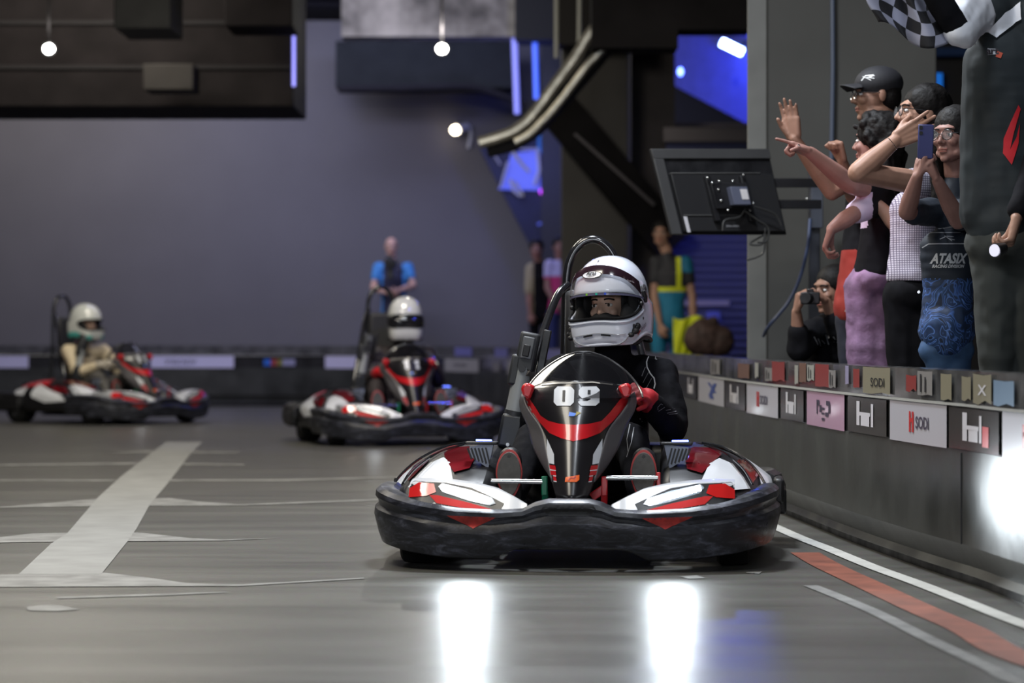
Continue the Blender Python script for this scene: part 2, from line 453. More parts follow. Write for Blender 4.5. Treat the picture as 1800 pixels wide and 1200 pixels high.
STRIPM = mat('clear grey polycarbonate strip', (.10, .10, .10), .12, var=.5, vscale=7, alpha=.86, coat=.4, rvar=.06)
barrier = empty('crash_barrier', (0, 0, 0), label='long curved dark glossy crash barrier between the track edge line and the crowd', cat='barrier')
N = len(bp) - 1
ribbon(MB(), 0, N, [(.03, .035), (.05, .06), (0, .14), (0, .45), (.10, .45), (.10, .035)]).build('lower_wall', BARM, barrier, angle=30)
ribbon(MB(), 0, N, [(.06, 0), (.06, .035), (.10, .035), (.10, 0)]).build('base_skid', BLACK, barrier)
ribbon(MB(), 0, N, [(.004, .45), (.004, .592), (.10, .592), (.10, .45)]).build('sign_band', mat('dark sign band', (.03, .03, .03), .22, var=.3, vscale=6, coat=.4), barrier)
ribbon(MB(), 0, N, [(0, .59), (-.008, .594), (0, .602), (.012, .602), (.012, .59)]).build('joint_rail', mat('dull metal rail', (.16, .16, .15), .4, .3), barrier)
ribbon(MB(), 0, N, [(.006, .60), (.006, .71), (.03, .714), (.10, .71), (.10, .60)]).build('upper_strip', STRIPM, barrier)
# vertical seams in the lower wall
for px in (1694,):
    i = bidx(px); n = bnorm(i); MB().box(bp[i] - n * .001 + Vector((0, 0, .29)), (.006, .008, .3)).build('seam', BLACK, barrier, smooth=False)

SIGNW = mat('white sign vinyl', (.52, .51, .56), .3, coat=.3); SIGNP = mat('pink sign vinyl', (.5, .3, .42), .3, coat=.3)
SIGNR = mat('sign red', (.5, .03, .03), .4); SIGNK = mat('sign dark ink', (.06, .05, .08), .4); SIGNB = mat('sign blue ink', (.03, .06, .25), .4)
SIGNI = mat('sign white ink', (.65, .64, .68), .35)
def on_band(name, px0, px1, z0, z1, m, off=.004, parent=None, shapes=None):
    """print following the barrier between two places along it; shapes in unit square if given"""
    def idxf(px):
        for i in range(N):
            a = 900 + 5000 * bp[i].x / bp[i].y; b = 900 + 5000 * bp[i + 1].x / bp[i + 1].y
            if (a - px) * (b - px) <= 0 and a != b: return i + (a - px) / (a - b)
        return float(N)
    i0, i1 = idxf(px0), idxf(px1)
    def P(u, v):
        f = i0 + (i1 - i0) * u; i = min(int(f), N - 1); t = f - i
        p = bp[i].lerp(bp[i + 1], t); n = bnorm(i).lerp(bnorm(i + 1), t)
        return p - n * off + Vector((0, 0, z0 + (z1 - z0) * v))
    mb = MB()
    if shapes is None: mb.grid(P, 10, 1)
    else:
        for vs, fs in shapes: mb.add([P(x, y) for x, y in vs], fs)
    me = mb.mesh(name, fixn=False)
    return finish(name, me, m, parent or barrier, smooth=False)
def unit_text(s, x0, x1, y0, y1, bold=.0, shear=0):
    vs, fs = text2d(s, 1.0, shear, bold)
    ax = min(v[0] for v in vs); bx = max(v[0] for v in vs); ay = min(v[1] for v in vs); by = max(v[1] for v in vs)
    return [(x0 + (x - ax) / (bx - ax) * (x1 - x0), y0 + (y - ay) / (by - ay) * (y1 - y0)) for x, y in vs], fs
def rect(x0, y0, x1, y1): return poly((x0, y0), (x1, y0), (x1, y1), (x0, y1))
def sodi(px0, px1, red=True):
    s = on_band('sign_panel', px0, px1, .448, .594, SIGNW)
    on_band('sign_lettering', px0, px1, .448, .594, SIGNK, .006, s, [unit_text('SODI', .42, .66, .36, .66, .02)])
    on_band('sign_mark', px0, px1, .448, .594, SIGNR, .006, s, [rect(.31, .26, .34, .76), rect(.36, .26, .39, .76), rect(.31, .5, .39, .6)])
def fh(px0, px1, dot=False):
    s = on_band('dark_sign_panel', px0, px1, .452, .588, mat('dark sign vinyl', (.035, .032, .03), .25, coat=.3))
    on_band('sign_lettering', px0, px1, .452, .588, SIGNI, .006, s, [rect(.25, .22, .33, .9), rect(.25, .5, .6, .6), rect(.36, .22, .58, .5), rect(.62, .22, .68, .86)])
    if dot: on_band('sign_mark', px0, px1, .452, .588, SIGNR, .006, s, [rect(.7, .14, .84, .62)])
o = on_band('sign_panel', 1229, 1274, .448, .594, SIGNW)
on_band('sign_mark', 1229, 1274, .448, .594, SIGNB, .006, o, [poly((.35, .8), (.45, .8), (.72, .45), (.62, .45)), poly((.6, .8), (.72, .8), (.5, .2), (.4, .3)), rect(.45, .2, .6, .32)])
sodi(1314, 1369)
o = on_band('sign_panel', 1420, 1486, .448, .594, SIGNP)
on_band('sign_mark', 1420, 1486, .448, .594, SIGNK, .006, o, [rect(.28, .6, .36, .76), rect(.28, .36, .31, .7), rect(.36, .42, .42, .62), rect(.42, .5, .5, .56), rect(.42, .2, .5, .27), rect(.42, .36, .5, .42), rect(.54, .64, .64, .76), rect(.6, .42, .65, .7), rect(.52, .32, .6, .44)])
sodi(1566, 1666)
sodi(1764, 1960)
fh(1206, 1226); fh(1276, 1311); fh(1374, 1414); fh(1492, 1560); fh(1670, 1758, True)
BLK = [(1250, 1266, 'sg', .1, .9), (1298, 1318, 'br', .1, .8), (1328, 1334, 'sw', .2, .9), (1346, 1358, 'sg', .1, .7), (1358, 1380, 'rd', .15, 1), (1398, 1404, 'sw', .1, .9), (1406, 1418, 'br', .2, 1),  # blurred reflections in the clear strip, put in as flat colour patches
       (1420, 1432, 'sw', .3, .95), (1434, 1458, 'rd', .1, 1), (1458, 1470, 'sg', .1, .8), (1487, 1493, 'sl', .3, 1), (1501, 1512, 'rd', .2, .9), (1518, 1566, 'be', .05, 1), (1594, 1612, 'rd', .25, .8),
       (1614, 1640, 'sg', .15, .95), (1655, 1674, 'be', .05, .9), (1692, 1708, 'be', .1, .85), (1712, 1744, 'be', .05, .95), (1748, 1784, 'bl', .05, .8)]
SC = {'sg': mat('pale colour patch', (.24, .23, .22), .3), 'br': mat('brown reflection', (.17, .09, .06), .3), 'sw': mat('ivory reflection', (.36, .36, .32), .3), 'rd': mat('dark red reflection', (.25, .035, .03), .3),
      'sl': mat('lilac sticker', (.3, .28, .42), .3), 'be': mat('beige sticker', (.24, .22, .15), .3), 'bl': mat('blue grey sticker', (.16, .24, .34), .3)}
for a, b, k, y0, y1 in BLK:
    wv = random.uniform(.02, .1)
    s = on_band('colour_patch', a, b, .604, .708, SC[k], .003, None, [poly((0, y0), (.3, y0 - wv * .5), (.7, y0 + wv), (1, y0), (1, y1), (.6, y1 - wv * .4), (0, y1))])
    if k == 'be' and b - a > 30: on_band('reflected_lettering', a, b, .604, .708, INK if b < 1700 else SIGNI, .005, s, [unit_text('SODI' if b < 1700 else 'X', .3, .8, .3, .62, .01)])
    if k in ('sg', 'sw') and b - a > 9: on_band('reflected_lettering', a, b, .604, .708, INK, .005, s, [rect(.2, y0 + .1, .3, y1 - .1), rect(.5, y0 + .1, .6, y1 - .2)])
# far part of the same barrier seen behind the karts
for a, b in ((782, 842), (893, 925)):
    s = on_band('sign_panel', a, b, .44, .58, mat('cream sign vinyl', (.4, .39, .36), .35))
    on_band('sign_lettering', a, b, .44, .58, SIGNK, .006, s, [unit_text('SODI', .25, .6, .4, .65, .02)])
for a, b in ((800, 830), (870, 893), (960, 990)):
    on_band('colour_patch', a, b, .61, .70, mat('lavender reflection', (.2, .2, .5), .3), .004)  # lavender reflections on the strip, painted in as colour
on_band('colour_patch', 866, 880, .46, .56, SC['sg'], .006)

# raised floor for the crowd
pl = [tuple((bp[i] + bnorm(i) * .12).xy) for i in range(0, N + 1)] + [(-8, 35), (5.5, 35), (5.5, 4.2)]
structure('floor_raised', MB().prism(pl, (0, 0, 0.002), (1, 0, 0), (0, 1, 0), .25), mat('dark raised floor', (.05, .05, .05), .7))

# signs on the far stretch of the barrier
LAV = mat('lavender white sign', (.64, .62, .82), .4)
on_band('sign_panel', -110, 50, .45, .59, LAV); on_band('sign_panel', 572, 650, .45, .59, LAV)
o = on_band('sign_panel', 258, 411, .45, .59, LAV)
on_band('sign_lettering', 258, 411, .45, .59, mat('grey sign ink', (.17, .17, .25), .4), .007, o, [unit_text('YSODI', .18, .52, .28, .72, .02, .3)])
for a, b, c in ((464, 476, (.03, .15, .6)), (476, 488, (.3, .06, .06)), (488, 497, (.2, .2, .05)), (497, 519, (.3, .3, .45))):
    on_band('sign_mark', a, b, .475, .555, mat('sign colour %d' % a, c, .4), .005)
on_band('sign_panel', 656, 664, .45, .59, LAV); on_band('sign_panel', 672, 690, .45, .59, LAV)

# ------------------------------------------------------------------ columns, walls and openings on the right
structure('wall_column', MB().box((.78, 27.0, 2.3), (.62, .6, 4.8)), mat('brown grey column', (.062, .058, .055), .8, var=.12, vscale=2), .01)
structure('wall_partition', MB().box((1.35, 27.4, 2.3), (.42, .3, 4.8)), mat('dark brown wall', (.04, .034, .033), .8, var=.15))
structure('wall_pillar', MB().box((1.79, 15.3, 2.35), (.9, .6, 4.8)), COLM, .012)
structure('wall_pillar_lit_edge', MB().box((1.29, 14.985, 2.4), (.10, .03, 4.6)), mat('pillar lit edge', (.16, .16, .15), .6, var=.1), .004)  # the pillar's lit edge, put in as a lighter strip
structure('wall_far', MB().box((2.6, 34, 2.3), (4.5, .2, 4.8)), mat('dark far wall', (.03, .03, .035), .7))
structure('wall_beyond', MB().box((4.9, 24.5, 2.3), (2.6, .2, 4.8)), mat('near black wall', (.012, .012, .016), .7))
# conduit on the pillar
c = MB().tube([at(1463, -40, 14.96), at(1464, 120, 14.96), at(1462, 250, 14.96), at(1461, 330, 14.96)], .012, 8).build('conduit_pipe', mat('blue grey conduit', (.09, .11, .16), .4))
tag(c, 'thin vertical conduit running down the grey pillar above the crowd', 'pipe')

# blue roller shutter
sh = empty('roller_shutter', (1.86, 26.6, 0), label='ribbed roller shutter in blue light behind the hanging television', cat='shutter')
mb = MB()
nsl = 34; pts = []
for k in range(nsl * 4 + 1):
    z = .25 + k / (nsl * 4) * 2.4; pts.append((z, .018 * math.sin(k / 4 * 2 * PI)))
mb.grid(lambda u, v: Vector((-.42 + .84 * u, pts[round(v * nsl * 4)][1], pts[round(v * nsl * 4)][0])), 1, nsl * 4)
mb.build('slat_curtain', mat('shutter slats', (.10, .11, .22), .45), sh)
MB().box((0, 0, 2.70), (.9, .2, .14)).build('shutter_housing', mat('beige housing', (.16, .14, .15), .6), sh, bevel=.01)
MB().box((-.08, -.03, 1.13), (.5, .02, .05)).build('grab_rail', mat('pale bar', (.3, .28, .4), .5), sh)
MB().box((.02, -.03, 1.01), (.13, .02, .09)).build('notice_plate', mat('blue plate', (.12, .15, .6), .5), sh)
light('lamp_shutter', 'SPOT', (1.9, 24.8, 1.8), 30, (.13, .14, 1.0), .1, aim=(1.86, 26.6, 1.35), cone=50)

# blue lit ramp soffit with its tube lamp; the blue light is also in its colour
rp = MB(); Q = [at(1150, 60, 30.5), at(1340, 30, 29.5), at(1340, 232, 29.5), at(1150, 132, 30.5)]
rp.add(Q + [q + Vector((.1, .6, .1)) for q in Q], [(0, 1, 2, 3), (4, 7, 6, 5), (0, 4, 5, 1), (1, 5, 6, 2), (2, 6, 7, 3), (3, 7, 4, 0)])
tag(rp.build('ramp_soffit', mat('ramp in blue light', (.08, .1, .5), .6, var=.1), smooth=False), 'slanting underside of a ramp glowing deep blue beside the pillar', 'ramp')
a, b = at(1268, 74, 29.45), at(1305, 92, 29.4)
tl = empty('tube_lamp', a, label='short glowing blue-white tube lamp on the blue-lit ramp underside', cat='lamp')
MB().cyl((0, 0, 0), b - a, .045, n=12).build('glowing_tube', mat('glowing blue tube', (.5, .6, 1), .3, emit=(.25, .36, 1.0), es=26), tl)
MB().box((b - a) * .5 + Vector((0, .08, .03)), (.3, .06, .08)).build('lamp_base', BLACK, tl)
light('lamp_ramp', 'POINT', at(1285, 105, 28.6), 60, (.04, .09, 1.0), .1)
a = at(1196, 126, 29.5)
o = MB().ell((0, 0, 0), (.03, .03, .045)).build('marker_lamp', BLUEGLOW); o.location = a
tag(o, 'tiny blue lamp glowing at the far end of the blue ramp', 'lamp')
structure('trim_2', MB().box(at(1250, 224, 28) + Vector((0, .3, 0)), (.9, .2, .12)), mat('beige beam', (.13, .115, .12), .7))
structure('trim_3', MB().box(at(1250, 262, 28) + Vector((0, .5, 0)), (.9, .2, .27)), NAVY)

# black beam across the top right and the slanted stringer
def pxbox(name, px0, px1, py0, py1, Y, dep, m):
    a_ = at(px0, py1, Y); b_ = at(px1, py0, Y)
    return structure(name, MB().box((a_ + b_) * .5 + Vector((0, dep / 2, 0)), (b_.x - a_.x, dep, b_.z - a_.z)), m)
pxbox('trim_4', 1040, 1192, -190, 84, 23.6, .5, CEILM)
pxbox('trim_8', 1192, 1320, -190, 52, 23.6, .5, CEILM)
pxbox('trim_9', 980, 1110, -190, 78, 26.2, .5, mat('brown black beam', (.02, .017, .016), .8))
st = MB(); A, B_ = at(985, 190, 26.3), at(1190, 430, 26.3); dv = (B_ - A).normalized(); nn = Vector((-dv.z, 0, dv.x))
st.add([A + nn * .17, B_ + nn * .17, B_ - nn * .2, A - nn * .2] + [p + Vector((0, .3, 0)) for p in (A + nn * .17, B_ + nn * .17, B_ - nn * .2, A - nn * .2)], [(0, 1, 2, 3), (4, 7, 6, 5), (0, 4, 5, 1), (1, 5, 6, 2), (2, 6, 7, 3), (3, 7, 4, 0)])
so = st.build('stair_stringer', CEILM, smooth=False); tag(so, 'black slanted stair stringer running down behind the television', 'beam')
MB().tube([at(1010, 235, 26.2), at(1150, 360, 26.2)], .016, 8).build('edge_strip', mat('grey strip', (.12, .11, .12), .5), so)

# ------------------------------------------------------------------ hanging stair side with rails, signs and hose
hp = empty('stair_side_panel', at(920, 300, 34.2), label='dark blue slanting stair side panel with tangled blue-lit strips on it', cat='panel')
def L(px, py, Y=34.2, o=hp): return at(px, py, Y) - o.location
pg = [L(842, 258), L(1002, 190), L(1000, 698), L(972, 698), L(968, 470), L(928, 425)]
n_ = len(pg); back = [p + Vector((0, .12, 0)) for p in pg]
MB().add(pg + back, [tuple(range(n_)), tuple(reversed(range(n_, 2 * n_)))] + [(i, n_ + i, n_ + (i + 1) % n_, (i + 1) % n_) for i in range(n_)]).build('side_board', NAVY, hp, smooth=False)
BL = mat('blue lit acrylic', (.12, .16, .6), .4, emit=(.1, .14, .9), es=.35); PL = mat('pale plastic strip', (.42, .42, .5), .4); YL = mat('yellowish strip', (.45, .42, .25), .4)
flat('acrylic_sheet', [poly(*[(p[0], p[1]) for p in [((L(x_, y_)).x, (L(x_, y_)).z) for x_, y_ in ((898, 270), (950, 262), (950, 335), (876, 333), (890, 300))]])], (0, -.03, 0), (1, 0, 0), (0, 0, 1), BL, hp)
for pts_, w_, m_ in (([(898, 262), (918, 290), (930, 302)], 5, YL), ([(945, 264), (948, 300), (940, 325)], 7, PL), ([(915, 263), (948, 262)], 4, PL), ([(893, 285), (880, 330)], 4, PL), ([(897, 315), (903, 335), (915, 345)], 6, PL),
                     ([(905, 320), (920, 345)], 4, YL), ([(878, 332), (920, 334)], 3, BL), ([(962, 310), (995, 288)], 5, PL), ([(866, 268), (880, 290)], 3, PL), ([(945, 395), (970, 385), (960, 408)], 4, BL)):
    MB().tube([L(a_, b_) + Vector((0, -.06, 0)) for a_, b_ in pts_], w_ * 34.2 / 5000 / 2, 6).build('light_strip', m_, hp)
MB().ell(L(953, 337) + Vector((0, -.05, 0)), .035).build('indicator_lamp', mat('magenta lamp', (.5, .1, .8), .4, emit=(.55, .05, .9), es=2.2), hp)
MB().ell(L(983, 418) + Vector((0, -.05, 0)), (.05, .03, .03)).build('indicator_lamp', mat('violet lamp', (.4, .1, .7), .4, emit=(.4, .08, .8), es=1.0), hp)
light('lamp_panel', 'POINT', (.30, 33.0, 2.9), 16, (.12, .16, 1.0), .1)
hs = empty('hose_coil', at(969, 252, 34.1), label='coiled bright blue hose hanging at the top of the slanted panel', cat='hose')
for k in range(4):
    MB().tube([Vector((math.cos(t * PI / 12) * (.105 + .014 * k), -.02 * k, math.sin(t * PI / 12) * (.13 + .012 * k))) for t in range(24)], .022, 6, closed=True).build('hose_loop', mat('blue hose', (.02, .2, .55), .4, var=.2), hs)

RAIL = mat('worn metal rail', (.4, .38, .33), .3, .7, var=.3, vscale=10)
for lab, P_, r_ in (('upper curved metal handrail sweeping up above the slanted panel', [(842, 251), (870, 243), (900, 232), (925, 215), (948, 188), (968, 160), (990, 130), (1010, 103), (1034, 64), (1050, 45)], .05),
                    ('lower curved metal handrail below the first, up to the dark beam', [(905, 250), (930, 236), (955, 212), (975, 190), (1000, 158), (1030, 118), (1052, 95), (1072, 74)], .035)):
    base = at(*P_[0], 23.9)
    o = MB().tube(smooth_path([at(a_, b_, 23.9) - base for a_, b_ in P_], 5), r_, 10).build('handrail', RAIL); o.location = base
    tag(o, lab, 'handrail')
o = MB().tube(smooth_path([at(a_, b_, 24.05) for a_, b_ in ((855, 262), (900, 250), (935, 230), (960, 205), (1000, 160), (1045, 108), (1068, 78))], 5), .075, 8).build('cable_tray', BLACK)
tag(o, 'thick black channel between the two curved handrails', 'channel')
for lab, a_, b_, m_, r_ in (('longer of the two blue-lit rods hanging over the handrail', (904, 66), (909, 200), mat('lavender lit rod', (.3, .32, .8), .4, emit=(.22, .24, .85), es=.9), .026), ('shorter and bluer rod hanging over the handrail', (940, 69), (943, 174), mat('blue lit rod', (.1, .2, .9), .4, emit=(.06, .14, .95), es=1.0), .024),
                            ('longer pale hanger rod dropping from the ceiling above the handrails', (978, -60), (978, 102), mat('pale hanger rod', (.4, .4, .36), .4, .3), .022), ('shorter pale hanger rod dropping from the ceiling by the dark beam', (1019, -60), (1018, 76), mat('pale hanger rod', (0, 0, 0)), .02)):
    Yr = 31.7 if a_[1] > 0 else 25; o = MB().cyl(at(*a_, Yr), at(*b_, Yr), r_ * Yr / 25, n=8).build('hanger_rod', m_); tag(o, lab, 'rod')

# ------------------------------------------------------------------ ducts, beams and lamps overhead
DUCT = mat('dusty dark duct', (.009, .0075, .008), .8, spec=.08, var=.3, vscale=3)
def duct(lab, px0, px1, pytop, pybot, Y, dep, m=DUCT):
    a_ = at(px0, pybot, Y); b_ = at(px1, pytop, Y)
    o = MB().box(((b_ - a_) * .5) + Vector((0, dep / 2, 0)), (b_.x - a_.x, dep, b_.z - a_.z)).build('ceiling_duct', m, bevel=.01); o.location = a_
    return tag(o, lab, 'duct')
main = duct('huge dark air duct spanning the upper left above the grey wall', -260, 516, -260, 187, 26, 1.6)
LIP = LIP
for y_ in (40, 118):
    z_ = at(0, y_, 26).z - main.location.z
    MB().box(((516 + 260) * 26 / 5000 / 2, -.01, z_), ((516 + 260) * 26 / 5000, .03, .035)).build('flange', mat('duct flange', (.014, .013, .014), .7, spec=.1), main)
MB().box(((517 + 260) * 26 / 5000, -.03, at(0, 108, 26).z - main.location.z), (.03, .03, .46)).build('light_strip', mat('violet lit strip', (.3, .3, .9), .4, emit=(.22, .22, .85), es=1.1), main)
duct('small square grey duct end hanging nearest the top edge', 200, 299, -200, 50, 23, .9, mat('grey duct sheet', (.022, .022, .022), .7, var=.15, spec=.15))
duct('small brown-grey duct box below the dark duct middle', 252, 340, 112, 158, 25.2, .5, mat('brown duct sheet', (.02, .018, .017), .7, var=.1, spec=.15))
duct('dark duct section with a lip near the left wall top centre', 395, 514, -200, 46, 24.6, .8)
pxbox('trim_5', 590, 905, 72, 154, 33.6, .8, mat('dark green grey beam', (.013, .014, .0135), .85, var=.15, spec=.1))
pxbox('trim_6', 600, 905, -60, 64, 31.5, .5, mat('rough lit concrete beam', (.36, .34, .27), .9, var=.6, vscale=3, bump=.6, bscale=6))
pxbox('trim_7', 905, 985, -60, 70, 31.4, .6, mat('dark green beam', (.03, .032, .028), .8))
o = MB().tube(smooth_path([at(a_, b_, 33.56) for a_, b_ in ((596, 157), (700, 156), (800, 153), (840, 156), (880, 168), (925, 186))], 5), .045, 8).build('cable_conduit', CEILM)
tag(o, 'black cable conduit running level under the beam and bending down to the handrails', 'pipe')

def ceiling_spot(lab, px, py, Y, r_, es, en):
    p = at(px, py, Y); o = empty('spot_lamp', p, label=lab, cat='lamp')
    f = (Vector((0, 0, CAMZ - .3)) - p).normalized()
    MB().cyl(-f * .12, f * .0, r_ * 1.25, r_ * 1.35, 18).build('lamp_housing', BLACK, o)
    MB().ell(f * .004, (r_, r_ * .5, r_ * .9)).build('glowing_lens', mat('glowing lens', (1, 1, 1), .3, emit=(1.0, .98, .88), es=60), o)
    MB().cyl(-f * .06, -f * .06 + Vector((0, 0, max(.3, 4.7 - p.z))), .012, n=8).build('stem', CEILM, o)
    light('spot', 'POINT', Vector((0, 0, .2)), en, (1, .96, .86), .06, parent=o)
ceiling_spot('bright round spot lamp in front of the big dark duct', 86, 86, 23.8, .045, 60, 3)
ceiling_spot('bright round spot lamp under the rough concrete beam', 777, 86, 28.5, .052, 60, 48)

# bracket lamp on the wall
p = at(800, 228, 34.75); o = empty('bracket_lamp', p, label='small white floodlight on a curved bracket left of the slanted panel', cat='lamp')
MB().cyl((.02, 0, .0), (.13, .12, .05), .065, .05, 14).build('lamp_head', WHITE, o)
MB().ell((.0, -.02, -.005), (.055, .03, .055)).build('glowing_lens', mat('warm lens', (1, 1, 1), .3, emit=(1.0, .85, .6), es=14), o)
MB().tube(smooth_path([(.10, .2, .07), (.16, .2, .06), (.19, .2, -.04), (.16, .22, -.21)], 6), .022, 8).build('bracket', WHITE, o)

# ------------------------------------------------------------------ television seen from behind
tv = empty('television', at(1263, 338, 14.0), label='flat television seen from behind, tilted on a wall arm by the pillar', cat='television')
def T(px, py, d=0): return at(px, py, 14.0 + d) - tv.location
q = [T(1143, 262, -.15), T(1350, 262, .1), T(1383, 412, .1), T(1180, 412, -.15)]
nrm = (q[1] - q[0]).cross(q[3] - q[0]).normalized()
if nrm.y > 0: nrm = -nrm
def TV2(u, v, h=0): return q[0].lerp(q[1], u).lerp(q[3].lerp(q[2], u), v) + nrm * h
def slab(name, u0, v0, u1, v1, h0, h1, m, bevel=.003, par=tv):
    c_ = [(u0, v0), (u1, v0), (u1, v1), (u0, v1)]
    return MB().add([TV2(a_, b_, h0) for a_, b_ in c_] + [TV2(a_, b_, h1) for a_, b_ in c_], [(0, 1, 2, 3), (4, 7, 6, 5), (0, 4, 5, 1), (1, 5, 6, 2), (2, 6, 7, 3), (3, 7, 4, 0)]).build(name, m, par, bevel=bevel)
slab('screen_panel', 0, 0, 1, 1, -.02, 0, BLACK)
FR = mat('tv rear frame', (.05, .05, .052), .5, var=.1); FR2 = mat('tv rear left frame', (.12, .12, .15), .35)
slab('rear_frame', 0, 0, 1, .115, 0, .012, FR); slab('rear_frame', 0, .115, .085, 1, 0, .012, FR)
slab('rear_cover', .1, .3, .97, .97, 0, .03, mat('tv rear cover', (.018, .018, .02), .45))
slab('raised_rib', .1, .285, .86, .3, .0, .034, mat('dull rib', (.08, .08, .08), .5))
slab('raised_rib', .12, .78, .62, .79, .03, .036, mat('dull rib', (0, 0, 0)))
slab('rating_label', .115, .8, .145, .985, .03, .033, mat('white label', (.55, .54, .58), .5))
slab('nameplate', .46, .9, .575, .925, .031, .033, mat('faint plate', (.13, .13, .14), .5))
for u_ in (.36, .66): slab('mount_rail', u_, .33, u_ + .045, .86, .03, .06, BLACK)
slab('mount_plate', .38, .42, .68, .72, .05, .075, BLACK)
slab('junction_box', .50, .48, .645, .69, .075, .12, mat('grey blue box', (.10, .11, .16), .4))
slab('label', .575, .51, .635, .63, .121, .123, mat('pale label face', (.62, .6, .62), .5))
for u_, v_ in ((.39, .42), (.45, .4), (.57, .4), (.67, .33), (.43, .5), (.47, .74), (.66, .74), (.43, .63), (.70, .66), (.36, .36)):
    MB().ell(TV2(u_, v_, .078), .007, n=8, m=6).build('bolt', STEEL, tv)
for v_, n1 in ((.44, 320), (.72, 353)):
    MB().box((TV2(.7, v_, .09) + (T(1431, n1, .35))) * .5, ((T(1431, n1).x - TV2(.7, v_).x) + .03, .035, .045)).build('mount_arm', TUBE, tv, bevel=.003)
for k, P_ in enumerate(([(.62, .72), (.55, .82), (.42, .86), (.38, .98)], [(.6, .74), (.7, .85), (.78, .95), (.74, 1.1), (.66, 1.12)], [(.7, .7), (.86, .78), (.9, .92)])):
    MB().tube(smooth_path([TV2(a_, b_, .08) for a_, b_ in P_], 6), .005, 6).build('cable', mat('dull black cable', (.03, .03, .03), .5), tv)
MB().tube(smooth_path([TV2(.8, 1.0, .02), T(1318, 428), T(1338, 430), T(1343, 420), T(1344, 408)], 6), .005, 6).build('cable', MATS['dull black cable'], tv)
MB().tube(smooth_path([T(1345, 400), T(1343, 440), T(1330, 452), T(1312, 457)], 6), .005, 6).build('cable', MATS['dull black cable'], tv)

ps = empty('metal_post', (at(1431, 0, 14.6).x, 14.6, 0.2), label='dark square post carrying the television arm in front of the pillar', cat='post')
z1 = at(0, 300, 14.6).z - .2
MB().box((0, 0, z1 / 2), (.055, .055, z1)).build('upright', mat('dark post paint', (.022, .024, .034), .4), ps, bevel=.004)
MB().box((0.01, -.04, at(0, 350, 14.6).z - .2), (.06, .03, .3)).build('mounting_bracket', mat('blue grey bracket', (.10, .11, .14), .35, .3), ps, bevel=.004)
for py in (326, 350, 366):
    MB().ell((-.04, -.05, at(0, py, 14.6).z - .2), .008, n=8, m=6).build('bolt', STEEL, ps)
MB().box((0, 0, .01), (.16, .16, .02)).build('foot_plate', BLACK, ps)
cb = MB().tube(smooth_path([at(1424, 385, 14.45), at(1420, 430, 14.4), at(1407, 485, 14.4), at(1385, 532, 14.4), at(1352, 572, 14.4), at(1342, 590, 14.6)], 6), .009, 8).build('power_cable', mat('blue grey cable', (.06, .08, .16), .4))
tag(cb, 'blue-grey cable sagging from the post down to the pillar corner', 'cable')
# blue lit patch and dark opening at the top right
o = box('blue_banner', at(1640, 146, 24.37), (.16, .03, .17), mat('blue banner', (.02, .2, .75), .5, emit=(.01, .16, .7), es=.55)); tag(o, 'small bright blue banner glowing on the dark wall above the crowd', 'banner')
o = box('blue_beam', at(1670, 92, 24.34), (.42, .1, .07), mat('dim blue beam', (.02, .05, .16), .4)); tag(o, 'dim blue beam on the dark wall behind the flag', 'beam')
# ================================================================== racing karts
def interp(tab, x):
    if x <= tab[0][0]: return tab[0][1]
    for (a, fa), (b, fb) in zip(tab, tab[1:]):
        if x <= b: return fa + (fb - fa) * (x - a) / (b - a)
    return tab[-1][1]

# plan curve of the front bumper: half width -> depth
BUM_PLAN = [(0, 0), (.2, .0), (.3, .012), (.42, .04), (.54, .09), (.62, .15), (.675, .23), (.705, .34), (.72, .5), (.722, .62)]
BUM_TOP = [(0, .258), (.085, .258), (.10, .255), (.150, .229), (.165, .224), (.25, .220), (.4, .225), (.52, .24), (.62, .262), (.70, .285), (.73, .285)]
BUM_BOT = [(0, .08), (.18, .08), (.22, .07), (.28, .042), (.45, .044), (.6, .06), (.7, .08), (.73, .085)]
WING = [(.148, .236), (.2, .262), (.26, .288), (.34, .303), (.42, .309), (.5, .31), (.575, .303)]

